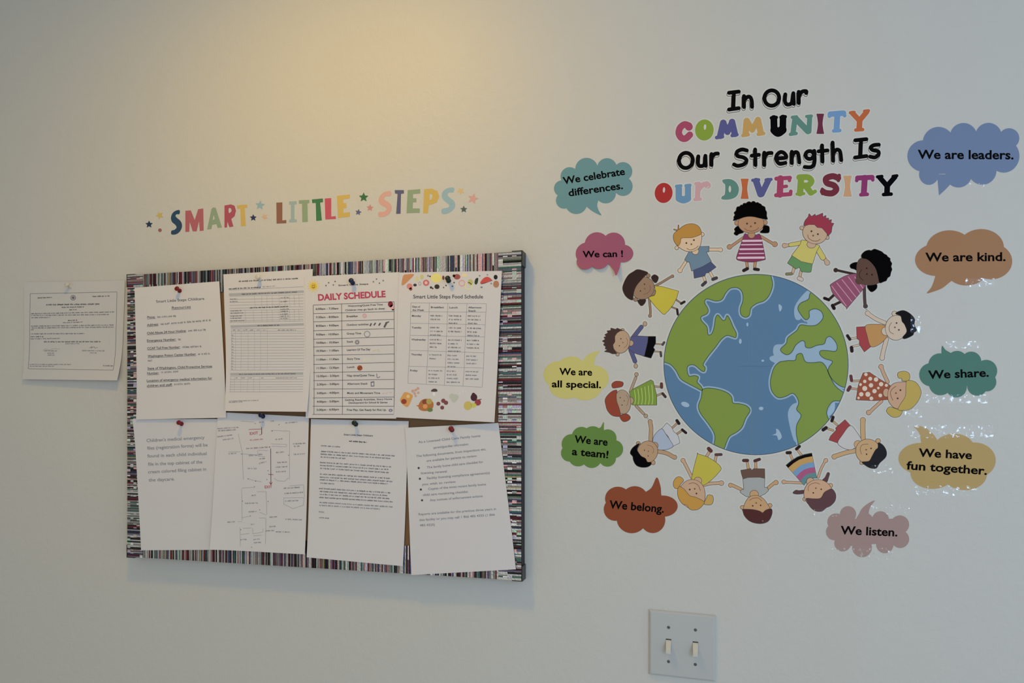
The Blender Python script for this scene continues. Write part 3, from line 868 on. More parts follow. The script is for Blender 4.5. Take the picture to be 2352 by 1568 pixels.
# blond girl upside down, yellow dress
sk = (186, 158, 134)
kid(FE, 'blond girl sticker in a plain yellow dress, upside down below the globe', [
 ('leg', sk, [C(22, (690, 290), (745, 200))]), ('leg', sk, [C(20, (838, 372), (856, 285))]),
 ('shoe', (86, 48, 48), [C(28, (730, 150), (768, 188))]), ('shoe', (86, 60, 60), [C(20, (852, 252), (945, 250))]),
 ('arm', sk, [C(24, (440, 640), (370, 500), (310, 380)), C(36, (290, 352))]), ('arm', sk, [C(24, (640, 775), (760, 748), (920, 738)), C(40, (948, 740))]),
 ('dress', (182, 174, 74), [P((540, 240), (545, 240), (700, 290), (850, 380), (942, 478), (900, 560), (760, 700), (625, 780), (520, 760), (440, 680), (438, 660), (482, 450))]),
 ('bun', (184, 146, 78), [P((132, 800), (124, 735), (160, 660), (232, 630), (300, 690), (245, 760), (220, 820), (165, 832))]), ('bun', (184, 154, 92), [P((650, 1090), (690, 1000), (722, 942), (800, 962), (805, 1060), (770, 1108), (700, 1112))]),
 ('neck', sk, [E(545, 700, 66, 62)]),
 ('head', sk, [P((250, 800), (330, 715), (430, 680), (540, 700), (622, 770), (662, 870), (668, 980), (640, 1080), (520, 1180), (380, 1160), (260, 1060), (210, 940), (215, 850))],
  face((405, 850), (520, 918), (490, 838), [(390, 752), (470, 735), (550, 780), (588, 868)], 15)),
 ('hair', (184, 142, 72), [P((235, 800), (310, 845), (405, 955), (500, 980), (640, 1050), (642, 1100), (560, 1182), (470, 1202), (400, 1180), (350, 1112), (285, 1098), (215, 1000), (196, 900), (205, 830))]),
])
# boy upside down, grey shirt
sk = (186, 152, 116)
kid(FE, 'dark red haired boy sticker in a grey shirt and brown shorts, upside down', [
 ('leg', sk, [C(20, (1412, 500), (1390, 385))]), ('leg', sk, [C(20, (1540, 500), (1535, 375))]),
 ('shoe', (78, 42, 46), [C(24, (1330, 352), (1395, 352))]), ('shoe', (78, 42, 46), [C(22, (1522, 358), (1600, 332))]),
 ('arm', sk, [C(24, (1290, 850), (1140, 778)), C(36, (1105, 776))]), ('arm', sk, [C(24, (1730, 842), (1850, 740)), C(38, (1885, 730))]),
 ('shorts', (98, 76, 68), [Q((1280, 520), (1320, 515), (1450, 490), (1470, 525), (1500, 492), (1690, 495), (1692, 665), (1320, 665), (1295, 590))]),
 ('shirt', (156, 162, 166), [Q((1318, 672), (1400, 645), (1600, 640), (1692, 660), (1684, 812), (1740, 818), (1752, 870), (1700, 920), (1600, 970), (1420, 975), (1365, 965), (1270, 898), (1292, 850), (1332, 850))]),
 ('ear', sk, [E(1305, 1155, 32)]), ('ear', sk, [E(1782, 1122, 34)]), ('neck', sk, [E(1510, 935, 74, 72)]),
 ('head', sk, [P((1330, 1190), (1350, 1090), (1405, 1000), (1470, 960), (1570, 955), (1670, 1010), (1740, 1105), (1780, 1190), (1720, 1330), (1540, 1390), (1380, 1320))],
  face((1485, 1128), (1620, 1120), (1545, 1080), [(1432, 1035), (1490, 1000), (1580, 995), (1640, 1045)], 14)),
 ('hair', (76, 38, 40), [P((1325, 1188), (1480, 1192), (1600, 1218), (1655, 1248), (1705, 1205), (1798, 1178), (1818, 1240), (1792, 1330), (1740, 1400), (1640, 1432), (1520, 1422), (1420, 1380), (1345, 1300), (1318, 1222))]),
], [(1640, 1380, 1880, 1520)])
# girl, rainbow striped dress
sk = (192, 158, 132)
def band(t0, t1):
    L0, L1, R0, R1_ = np.array((152, 832)), np.array((402, 1108)), np.array((508, 664)), np.array((578, 1008))
    a, b = L0 + (L1 - L0) * t0, R0 + (R1_ - R0) * t0
    c, d = R0 + (R1_ - R0) * t1, L0 + (L1 - L0) * t1
    k = np.array((-18, -32))
    return [Q(a, (a * 3 + b) / 4 + k * .7, (a + b) / 2 + k, (a + b * 3) / 4 + k * .7, b, c, (c * 3 + d) / 4 + k * .7, (c + d) / 2 + k, (c + d * 3) / 4 + k * .7, d)]
kid(FG, 'maroon haired girl sticker with braids and a rainbow striped dress, upside down', [
 ('leg', sk, [C(14, (242, 755), (215, 690))]), ('leg', sk, [C(14, (365, 692), (320, 632))]),
 ('shoe', SH, [C(19, (168, 660), (212, 658))]), ('shoe', SH, [C(18, (298, 608), (338, 572))]),
 ('arm', sk, [C(15, (598, 1000), (640, 880), (690, 785)), C(28, (705, 766))]), ('arm', sk, [C(15, (375, 1078), (140, 1066)), C(27, (122, 1064))]),
 ('dress', (88, 130, 140), band(0, 1) , [((20, 18, 20), band(0.01, .13)), ((184, 148, 92), band(.13, .36)), ((112, 148, 190), band(.36, .57)), ((160, 84, 126), band(.57, .79)), ((92, 134, 140), band(.79, .99))]),
 ('braid', (86, 58, 66), [P((400, 1180), (330, 1184), (290, 1178), (248, 1215), (300, 1232), (395, 1222))]), ('braid', (86, 58, 66), [P((662, 1038), (695, 1000), (728, 935), (756, 948), (742, 1000), (718, 1062))]),
 ('ear', sk, [E(770, 1112, 28)]), ('ear', sk, [E(412, 1302, 26)]), ('neck', sk, [E(490, 1060, 54)]),
 ('head', sk, [E(600, 1230, 202, 196, 40)], face((640, 1165), (530, 1215), (565, 1150), [(462, 1188), (462, 1130), (505, 1090), (570, 1076), (620, 1096)], 11)),
 ('hair', (88, 60, 66), [P((432, 1292), (530, 1296), (630, 1288), (682, 1210), (740, 1175), (790, 1162), (838, 1230), (832, 1320), (770, 1392), (710, 1420), (650, 1467), (570, 1467), (500, 1422), (452, 1350))]),
], [(520, 1440, 860, 1540)])
# boy, white shirt, red shorts
sk = (186, 156, 118)
kid(FG, 'black haired boy sticker in a white shirt and red shorts', [
 ('leg', sk, [C(12, (862, 275), (812, 232))]), ('leg', sk, [C(12, (802, 350), (735, 328))]),
 ('shoe', SH, [C(19, (788, 218), (804, 168))]), ('shoe', SH, [C(21, (668, 342), (708, 314))]),
 ('arm', sk, [C(31, (1222, 470), (1215, 330), (1218, 225)), C(36, (1218, 208))]), ('arm', sk, [C(28, (1110, 632), (980, 660), (840, 705)), C(34, (822, 714))]),
 ('shorts', (148, 62, 66), [Q((970, 203), (1045, 285), (955, 400), (872, 525), (748, 482), (770, 430), (850, 345), (840, 318))]),
 ('shirt', (186, 188, 192), [P((1042, 285), (1130, 372), (1195, 490), (1140, 560), (1060, 615), (960, 600), (870, 528), (930, 420))]),
 ('ear', sk, [E(1428, 496, 32)]), ('ear', sk, [E(1202, 796, 28)]), ('neck', sk, [E(1150, 545, 54)]),
 ('head', sk, [E(1288, 640, 172, 168, 35)], face((1330, 600), (1268, 680), (1262, 618), [(1290, 540), (1212, 548), (1180, 602), (1196, 680)], 11)),
 ('hair', (38, 40, 46), [P((1432, 520), (1500, 560), (1542, 640), (1532, 720), (1450, 800), (1402, 872), (1320, 870), (1250, 832), (1205, 788), (1300, 775), (1342, 710), (1390, 622), (1425, 590))]),
], [(1330, 830, 1640, 960)])
# boy, orange shirt
sk = (194, 180, 166)
kid(FI, 'black haired boy sticker in an orange tan shirt and red shorts', [
 ('leg', sk, [C(11, (270, 478), (190, 492))]), ('leg', sk, [C(11, (295, 572), (215, 590))]),
 ('shoe', SH, [C(17, (148, 452), (178, 498))]), ('shoe', SH, [C(20, (200, 605), (205, 648))]),
 ('arm', sk, [C(24, (625, 285), (520, 240), (425, 178)), C(31, (407, 164))]), ('arm', sk, [C(26, (650, 500), (612, 640), (596, 720)), C(31, (594, 738))]),
 ('shorts', (154, 62, 66), [Q((265, 342), (385, 335), (415, 460), (445, 595), (365, 660), (300, 560), (303, 512), (270, 490))]),
 ('shirt', (180, 138, 86), [P((380, 328), (480, 305), (630, 322), (650, 400), (655, 465), (560, 562), (450, 592), (402, 450))]),
 ('ear', sk, [E(752, 168, 32)]), ('neck', sk, [E(640, 395, 54)]),
 ('head', sk, [E(775, 350, 140, 160, 10)], face((778, 290), (808, 378), (757, 345), [(715, 282), (685, 335), (692, 400), (740, 430)], 11)),
 ('hair', (26, 27, 32), [P((765, 165), (860, 128), (950, 168), (1012, 240), (1006, 310), (1036, 382), (1002, 412), (990, 442), (940, 472), (880, 492), (858, 470), (910, 400), (882, 310), (850, 270), (830, 200))]),
], [(960, 180, 1090, 420)])
# blond girl, polka dots
sk = (188, 154, 130)
dots = [((222, 196, 186), [E(x, y, r)]) for x, y, r in ((385, 950, 22), (440, 1005, 25), (370, 1040, 22), (515, 1015, 28), (315, 1080, 18), (450, 1090, 28), (580, 1075, 28), (370, 1130, 32), (545, 1125, 17), (495, 1165, 28), (648, 1090, 20), (325, 1205, 28), (410, 1205, 32), (570, 1220, 24), (290, 1252, 16), (455, 1258, 24))]
kid(FI, 'blond girl sticker with two buns and a brown polka dot dress', [
 ('leg', sk, [C(11, (305, 1030), (210, 1036))]), ('leg', sk, [C(11, (275, 1140), (190, 1130))]),
 ('shoe', (92, 46, 54), [C(17, (192, 972), (200, 1028))]), ('shoe', (92, 46, 54), [C(19, (180, 1112), (157, 1152))]),
 ('arm', sk, [C(21, (665, 1045), (610, 930), (588, 865)), C(31, (580, 852))]), ('arm', sk, [C(19, (585, 1295), (480, 1390), (432, 1438)), C(30, (420, 1440))]),
 ('dress', (148, 78, 54), [Q((350, 930), (430, 923), (560, 1010), (695, 1090), (700, 1270), (490, 1287), (258, 1277), (290, 1080))], dots),
 ('bun', (178, 158, 84), [P((802, 992), (798, 930), (880, 908), (942, 940), (947, 1000), (920, 1032), (850, 1032), (848, 1002))]), ('bun', (178, 158, 84), [P((650, 1420), (690, 1368), (780, 1395), (852, 1410), (822, 1482), (750, 1502), (688, 1472))]),
 ('neck', sk, [E(645, 1185, 40, 54)]),
 ('head', sk, [P((665, 1210), (690, 1120), (760, 1060), (905, 1045), (1000, 1060), (1040, 1180), (980, 1330), (880, 1400), (800, 1392), (738, 1370), (680, 1300))],
  face((828, 1152), (792, 1258), (770, 1190), [(770, 1102), (712, 1150), (702, 1210), (730, 1280)], 12)),
 ('hair', (178, 158, 84), [P((915, 1030), (1020, 1048), (1082, 1130), (1090, 1210), (1042, 1312), (960, 1392), (880, 1412), (800, 1402), (830, 1330), (892, 1230), (900, 1110))]),
], [(880, 1400, 1110, 1500)])
# dark-skinned girl, pink dress with fine stripes
sk = (88, 64, 54)
ln = [((196, 146, 170), [C(5, a, b)]) for a, b in (((235, 562), (428, 828)), ((302, 520), (500, 768)), ((372, 478), (558, 712)), ((456, 440), (612, 655)), ((540, 440), (650, 590)))]
kid(FK, 'dark skinned girl sticker with curly black hair and a pink pinstriped dress', [
 ('leg', (54, 42, 46), [C(15, (275, 670), (205, 735))]), ('leg', (54, 42, 46), [C(15, (352, 772), (252, 820))]),
 ('shoe', (34, 26, 30), [C(17, (138, 724), (195, 746))]), ('shoe', (34, 26, 30), [C(21, (246, 822), (264, 858))]),
 ('arm', (58, 46, 46), [C(13, (550, 405), (430, 380), (305, 352)), C(27, (287, 350))]), ('arm', (72, 56, 58), [C(18, (668, 560), (672, 720), (680, 825)), C(28, (684, 830))]),
 ('dress', (140, 78, 108), [P((440, 418), (580, 405), (690, 500), (692, 540), (622, 640), (442, 852), (430, 848), (330, 750), (250, 662), (218, 570), (222, 540), (320, 478))], ln),
 ('bun', (10, 10, 12), [P((480, 280), (540, 248), (600, 258), (585, 352), (530, 335), (488, 322))]), ('bun', (10, 10, 12), [P((712, 550), (822, 532), (834, 590), (770, 640), (722, 602))]),
 ('neck', sk, [E(600, 490, 48)]),
 ('head', sk, [P((600, 208), (665, 186), (745, 226), (830, 300), (880, 420), (885, 500), (802, 542), (700, 548), (600, 520), (562, 480), (568, 400), (568, 290))],
  face((700, 325), (770, 412), (703, 403), [(632, 345), (602, 400), (612, 450), (655, 488)], 11, (44, 28, 26), (50, 32, 28))),
 ('hair', (10, 10, 12), [P((630, 150), (665, 108), (700, 90), (735, 84), (760, 90), (800, 70), (840, 80), (880, 95), (905, 108), (930, 132), (965, 150), (980, 172), (1012, 195), (1012, 222), (1035, 262), (1025, 300), (1036, 340), (1022, 380), (1010, 430), (980, 452), (960, 490), (930, 502), (870, 518), (848, 430), (818, 330), (758, 250), (700, 206), (640, 192))]),
])
# blond boy, blue shirt
sk = (204, 182, 158)
kid(FL, 'blond boy sticker in a blue t-shirt and dark blue shorts', [
 ('leg', sk, [C(24, (835, 1255), (868, 1345))]), ('leg', sk, [C(24, (968, 1180), (1015, 1265))]),
 ('shoe', (62, 58, 72), [C(27, (815, 1435), (876, 1378))]), ('shoe', (62, 58, 72), [C(28, (1022, 1318), (1092, 1292))]),
 ('arm', sk, [C(28, (940, 724), (1150, 724)), C(40, (1178, 730))]), ('arm', sk, [C(27, (485, 960), (390, 1110)), C(43, (365, 1143))]),
 ('shorts', (70, 82, 118), [Q((632, 1130), (820, 1055), (975, 962), (1087, 1075), (930, 1188), (882, 1192), (862, 1250), (650, 1297))]),
 ('shirt', (104, 130, 154), [Q((545, 768), (640, 740), (765, 665), (948, 658), (940, 768), (890, 772), (992, 962), (820, 1062), (640, 1132), (598, 1152), (552, 972), (500, 974), (458, 922))]),
 ('ear', sk, [E(808, 420, 40)]), ('ear', sk, [E(300, 690, 36)]), ('neck', sk, [E(672, 758, 66, 64)]),
 ('head', sk, [P((240, 480), (320, 350), (500, 260), (700, 270), (788, 400), (790, 560), (742, 690), (640, 755), (500, 758), (370, 695), (285, 610))],
  face((492, 595), (643, 535), (592, 618), [(502, 700), (570, 732), (672, 702), (728, 652)], 18)),
 ('hair', (174, 132, 66), [P((330, 340), (420, 260), (520, 218), (640, 212), (742, 268), (790, 370), (770, 425), (600, 485), (400, 495), (370, 590), (322, 645), (250, 560), (232, 450), (268, 380)), C(7, (330, 345), (335, 240)), C(7, (330, 345), (245, 322))]),
])
# black curly hair, striped dress
sk = (172, 134, 106)
bars = [((214, 186, 204), [C(h, (300 + d, y), (770 - d2, y - 4))]) for y, h, d, d2 in ((852, 19, 85, 42), (925, 11, 55, 30), (1010, 16, 30, 10), (1092, 10, 12, -5), (1172, 20, -5, -8))]
kid(FM, 'curly black haired girl sticker in a white and magenta striped dress, above the globe', [
 ('leg', sk, [C(26, (452, 1230), (466, 1345))]), ('leg', sk, [C(26, (618, 1230), (606, 1345))]),
 ('shoe', SH, [C(27, (398, 1412), (468, 1376))]), ('shoe', SH, [C(25, (602, 1385), (675, 1395))]),
 ('arm', sk, [C(23, (392, 790), (250, 890), (155, 958)), C(45, (128, 964))]), ('arm', sk, [C(23, (730, 772), (860, 850), (960, 908)), C(48, (988, 914))]),
 ('dress', (126, 54, 92), [P((420, 715), (480, 735), (620, 740), (700, 725), (740, 838), (775, 1000), (806, 1180), (790, 1208), (640, 1242), (520, 1252), (320, 1224), (260, 1180), (300, 1040), (335, 940), (382, 800))], bars),
 ('pigtail', (8, 8, 10), [P((290, 570), (345, 640), (395, 690), (310, 718), (265, 748), (212, 715), (235, 670), (222, 625))]), ('pigtail', (8, 8, 10), [P((770, 560), (866, 572), (884, 630), (862, 698), (710, 692), (760, 630))]),
 ('ear', sk, [E(268, 512, 42)]), ('ear', sk, [E(802, 502, 42)]), ('neck', sk, [E(545, 735, 66)]),
 ('head', sk, [E(535, 520, 244, 182)], face((460, 525), (612, 515), (532, 578), [(412, 615), (462, 652), (555, 668), (640, 640), (680, 600)], 18)),
 ('hair', (8, 8, 10), [P((203, 468), (212, 430), (208, 400), (232, 360), (215, 318), (252, 280), (258, 240), (275, 208), (318, 200), (345, 172), (375, 172), (395, 140), (440, 140), (468, 118), (505, 108), (540, 124), (565, 104), (600, 106), (628, 130), (660, 122), (688, 140), (728, 160), (742, 182), (800, 212), (808, 262), (832, 310), (830, 380), (840, 444), (700, 422), (600, 398), (500, 390), (400, 405), (300, 442))]),
])
# red-haired boy, yellow shirt
sk = (186, 162, 140)
kid(FN, 'spiky red haired boy sticker in a yellow shirt and green shorts', [
 ('leg', sk, [C(25, (362, 1200), (332, 1298))]), ('leg', sk, [C(25, (492, 1262), (472, 1365))]),
 ('shoe', (126, 120, 90), [C(24, (222, 1314), (308, 1310))]), ('shoe', (192, 182, 180), [C(33, (452, 1394), (505, 1416))]),
 ('hand', sk, [C(44, (182, 775)), C(28, (200, 778), (275, 765))]), ('hand', sk, [C(48, (990, 1100)), C(30, (985, 1090), (935, 1020))]),
 ('sleeve', (192, 184, 106), [C(36, (545, 715), (295, 762))]), ('sleeve', (192, 184, 106), [C(50, (800, 820), (908, 1000))]),
 ('shorts', (96, 140, 92), [Q((330, 960), (500, 1040), (708, 1105), (682, 1272), (640, 1282), (500, 1268), (462, 1182), (400, 1218), (238, 1107))]),
 ('shirt', (192, 184, 106), [Q((505, 668), (620, 690), (770, 750), (845, 780), (782, 900), (712, 1122), (500, 1078), (316, 962), (480, 750))]),
 ('ear', sk, [E(508, 442, 36)]), ('ear', sk, [E(992, 625, 34)]), ('neck', sk, [E(690, 755, 84, 68)]),
 ('head', sk, [E(755, 540, 232, 202, 15)], face((690, 505), (812, 560), (722, 588), [(618, 575), (640, 638), (715, 685), (800, 690), (855, 655)], 18)),
 ('hair', (146, 52, 74), [Q((545, 400), (555, 340), (580, 290), (630, 235), (648, 172), (692, 228), (760, 180), (762, 216), (828, 194), (904, 162), (902, 238), (964, 205), (962, 262), (1016, 256), (1012, 302), (1070, 284), (1058, 350), (1114, 356), (1080, 420), (1068, 520), (1010, 592), (980, 545), (925, 480), (890, 442), (800, 432), (750, 378), (640, 378), (590, 395))]),
])

# ================================================================== BULLETIN BOARD
T = 0.026                                             # how far the board's face stands off the wall
_q = at([(291, 632), (1198, 577), (1197, 1333), (295, 1278)], T)
BX0, BX1 = (_q[0, 0] + _q[3, 0]) / 2, (_q[1, 0] + _q[2, 0]) / 2
BZ1, BZ0 = (_q[0, 2] + _q[1, 2]) / 2, (_q[2, 2] + _q[3, 2]) / 2

def foil(i, c, metal, rough):
    return mat('foil_%s' % i, tuple(lin(c)), rough, metal, 0.5, (260, 0.35, 0.003, 2))
FOILS = [(foil('silver', (212, 212, 214), .85, .28), 9), (foil('grey', (140, 140, 142), .7, .3), 9), (foil('charcoal', (52, 52, 60), .6, .3), 8), (foil('black', (20, 20, 26), .5, .32), 7),
         (foil('crimson', (118, 44, 56), .6, .3), 4), (foil('pink', (168, 130, 136), .6, .3), 5), (foil('maroon', (84, 30, 42), .6, .3), 4), (foil('teal', (70, 110, 108), .6, .3), 3),
         (foil('blue', (66, 76, 116), .6, .3), 3), (foil('violet', (116, 102, 130), .6, .3), 3), (foil('green', (98, 116, 102), .6, .3), 2), (foil('gold', (176, 158, 120), .7, .3), 1)]
FPOOL = [m for m, k in FOILS for _ in range(k)]
GLINTS = [FOILS[0][0], FOILS[0][0], foil('glint_white', (244, 244, 246), .5, .18), foil('glint_pink', (240, 190, 196), .6, .2), foil('glint_lilac', (196, 188, 228), .6, .2), foil('glint_mint', (190, 226, 208), .6, .2)]  # pale foils that put glints into the stripe colours

def board():
    cz, cx = (BZ0 + BZ1) / 2, (BX0 + BX1) / 2
    root = thing('bulletin_board', 'large cork bulletin board with a shiny striped foil border, hung on the wall', 'bulletin board', (cx, 0, BZ0))
    R = random.Random(11)
    mf = mat('frame_dark_metal', (0.02, 0.02, 0.024), 0.5, 0, 0.2)
    mc = mat('cork', (0.22, 0.125, 0.065), 0.9, 0, 0.2, (500, 0.4, 0.002, 4))
    w = 0.020
    mb = MB()
    for lo, hi in (((BX0, -T + .0005, BZ0), (BX0 + w, 0, BZ1)), ((BX1 - w, -T + .0005, BZ0), (BX1, 0, BZ1)),
                   ((BX0 + w, -T + .0005, BZ0), (BX1 - w, 0, BZ0 + w)), ((BX0 + w, -T + .0005, BZ1 - w), (BX1 - w, 0, BZ1))):
        mb.box(lo, hi, mf)
    mb.build('frame', root)
    mb = MB(); mb.box((BX0 + w, -T + .0015, BZ0 + w), (BX1 - w, -.004, BZ1 - w), mc); mb.build('cork_panel', root)
    mk = mat('corner_black_plastic', (0.02, 0.02, 0.022), 0.35)
    for x, sx in ((BX0, 1), (BX1, -1)):
        for z, sz in ((BZ0, 1), (BZ1, -1)):
            mb = MB()
            # an L-shaped cap: one leaf beside the frame, one above or below it
            xa = sorted((x - sx * .0022, x)); za = sorted((z, z + sz * .026))
            mb.box((xa[0], -T - .0006, za[0]), (xa[1], -.0005, za[1]), mk)
            xb = sorted((x - sx * .0022, x + sx * .018)); zb = sorted((z - sz * .0018, z))
            mb.box((xb[0], -T - .0006, zb[0]), (xb[1], -.0005, zb[1]), mk)
            mb.build('corner_cap', root)
    def stripes(mb, a0, a1, b0, b1, along_z, y):
        """stripes stacked from a0 to a1, each running from b0 to b1"""
        a = a0
        prev = None
        while a < a1 - 1e-6:
            wd = R.choice((.0013, .0016, .002, .0024, .003, .004)) * R.uniform(.85, 1.2)
            e = min(a + wd, a1)
            m = R.choice(FPOOL)
            if m is prev: continue
            prev = m
            if not along_z and a > BX0 + .43 and a0 > BX0 and b1 > BZ1 - .01 and R.random() < .34: m = R.choice(GLINTS)  # reflections on the top strip's right part, put in as paler stripes
            n = 5 if along_z else 2
            for k in range(n):
                c0, c1 = b0 + (b1 - b0) * k / n, b0 + (b1 - b0) * (k + 1) / n
                mm = m
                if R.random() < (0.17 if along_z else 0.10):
                    mm = R.choice(GLINTS)  # random pale pieces painted in as sparkle
                t = R.uniform(-.00025, .00025)
                if along_z: v = [(c0, -y - t, a), (c1, -y + t, a), (c1, -y + t, e), (c0, -y - t, e)]
                else: v = [(a, -y - t, c0), (e, -y - t, c0), (e, -y + t, c1), (a, -y + t, c1)]
                mb.add(v, [(0, 1, 2, 3)], mm)
            a = e
    bw, bt, bb = .040, .046, .054
    mb = MB(); stripes(mb, BZ0, BZ1, BX0, BX0 + bw, True, T + .0009); mb.build('border_strip', root)
    mb = MB(); stripes(mb, BZ0, BZ1, BX1 - bw - .004, BX1, True, T + .0009); mb.build('border_strip', root)
    mb = MB(); stripes(mb, BX0 + bw * .9, BX1 - bw * .9, BZ1 - bt, BZ1, False, T + .0003); mb.build('border_strip', root)
    mb = MB(); stripes(mb, BX0 + bw * .9, BX1 - bw * .9, BZ0, BZ0 + bb, False, T + .0003); mb.build('border_strip', root)
board()

# ================================================================== SHEETS OF PAPER
class Sheet:
    def __init__(s, quad, off, curl):
        s.off, s.curl = off, curl
        A = at(quad, off)[:, [0, 2]]
        s.A = A
    def uv(s, XZ):
        a, b, c, d = s.A                                   # TL TR BR BL
        u = np.full(len(XZ), .5); v = np.full(len(XZ), .5)
        for _ in range(8):
            p = (a + np.outer(u, b - a) + np.outer(v, d - a) + np.outer(u * v, a - b + c - d))
            e = XZ - p
            du = (b - a) + np.outer(v, a - b + c - d)
            dv = (d - a) + np.outer(u, a - b + c - d)
            det = du[:, 0] * dv[:, 1] - du[:, 1] * dv[:, 0]
            u = u + (e[:, 0] * dv[:, 1] - e[:, 1] * dv[:, 0]) / det
            v = v + (du[:, 0] * e[:, 1] - du[:, 1] * e[:, 0]) / det
        return u, v
    def map(s, Pp, lift):
        W_ = at(Pp, s.off)
        u, v = s.uv(W_[:, [0, 2]])
        W_[:, 1] = -(s.off + np.array([s.curl(a, b) for a, b in zip(u, v)]) + lift)
        return W_
    def pos(s, u, v, lift=0):
        a, b, c, d = s.A
        p = a + u * (b - a) + v * (d - a) + u * v * (a - b + c - d)
        return (p[0], -(s.off + s.curl(u, v) + lift), p[1])
    def mesh(s, m, nu=16, nv=20, th=.00018):
        mb = MB()
        fr = [s.pos(i / nu, j / nv, th) for j in range(nv + 1) for i in range(nu + 1)]
        bk = [s.pos(i / nu, j / nv, 0) for j in range(nv + 1) for i in range(nu + 1)]
        n = len(fr); w = nu + 1
        f = []
        for j in range(nv):
            for i in range(nu):
                a, b, c, d = j * w + i, j * w + i + 1, (j + 1) * w + i + 1, (j + 1) * w + i
                f += [(d, c, b, a), (n + a, n + b, n + c, n + d)]
        for i in range(nu):
            f += [(i, i + 1, n + i + 1, n + i), (nv * w + i + 1, nv * w + i, n + nv * w + i, n + nv * w + i + 1)]
        for j in range(nv):
            f += [((j + 1) * w, j * w, n + j * w, n + (j + 1) * w), (j * w + nu, (j + 1) * w + nu, n + (j + 1) * w + nu, n + j * w + nu)]
        mb.add(fr + bk, f, m)
        return mb

LIFT = .0004
def sheet(label, quad, off, curl, m=M_PAPER, cat='paper', group='sheets pinned to the board', name='paper_sheet'):
    s = Sheet(quad, off, curl)
    root = thing(name, label, cat, s.pos(.5, 0), group)
    o = s.mesh(m).build('page', root, shade=False)
    return s, root

ZB, ZC, ZD, ZE = Fr(280, 570, 3.734), Fr(690, 570, 3.734), Fr(280, 940, 3.734), Fr(690, 940, 3.646)
ZA, ZS, ZF = Fr(0, 600, 4.9), Fr(700, 670, 5.227), Fr(910, 620, 4.48)

def page_letter_top():
    s, r = sheet('sheet titled Smart Little Steps Childcare Resources, top left on the board', [(310, 661), (504.4, 646), (522.5, 959), (317.5, 963)], T + .0022, lambda u, v: .001 + .006 * max(0, v - .55) ** 2 * 4 * (1 - .3 * u))
    mb = MB(); z = ZB.pt
    write(mb, 'Smart Little Steps Childcare', z(298, 468), z(710, 442), 6.2, M_PRINT, LIFT, s, .004)
    write(mb, 'Resources', z(434, 522), z(594, 512), 6.2, M_PRINT, LIFT, s, .004)
    mb.line(z(432, 528), z(596, 518), .7, M_PRINT, LIFT, s)
    rows = [('Phone:', 222, 602, 290, 598, 480), ('Address:', 220, 668, 318, 660, 768), ('Child Abuse 24 Hour Hotline:', 220, 738, 555, 716, 735), ('Emergency Number:', 220, 802, 468, 790, 515),
            ('CCAP Toll Free Number:', 222, 868, 503, 856, 690), ('Washington Poison Center Number:', 226, 935, 640, 916, 768)]
    for t, x0, y0, x1, y1, x2 in rows:
        write(mb, t, z(x0, y0), z(x1, y1), 5.4, M_PRINT, LIFT, s, .012)
        mb.line(z(x0, y0 + 5), z(x1, y1 + 5), .7, M_PRINT, LIFT, s)
        k = (y1 - y0) / (x1 - x0)
        scribble(mb, z(x1 + 18, y1 + k * 18), z(x2, y1 + k * (x2 - x1)), 4.6, M_GREY, LIFT, s)
    scribble(mb, z(228, 972), z(275, 968), 4.6, M_GREY, LIFT, s)
    write(mb, 'State of Washington, Child Protective Services', z(224, 1040), z(778, 1020), 5.4, M_PRINT, LIFT, s, .012)
    write(mb, 'Number:', z(222, 1082), z(322, 1078), 5.4, M_PRINT, LIFT, s, .012)
    scribble(mb, z(342, 1070), z(495, 1062), 4.6, M_GREY, LIFT, s)
    write(mb, 'Location of emergency medical information for', z(220, 1145), z(778, 1122), 5.4, M_PRINT, LIFT, s, .012)
    write(mb, 'children and staff:', z(222, 1188), z(438, 1178), 5.4, M_PRINT, LIFT, s, .012)
    scribble(mb, z(455, 1174), z(608, 1166), 4.6, M_GREY, LIFT, s)
    for a, b in (((224, 1045), (778, 1025)), ((222, 1087), (322, 1083)), ((220, 1150), (778, 1127)), ((222, 1193), (438, 1183))):
        mb.line(z(*a), z(*b), .7, M_PRINT, LIFT, s)
    mb.build('printed_text', r)
    return s

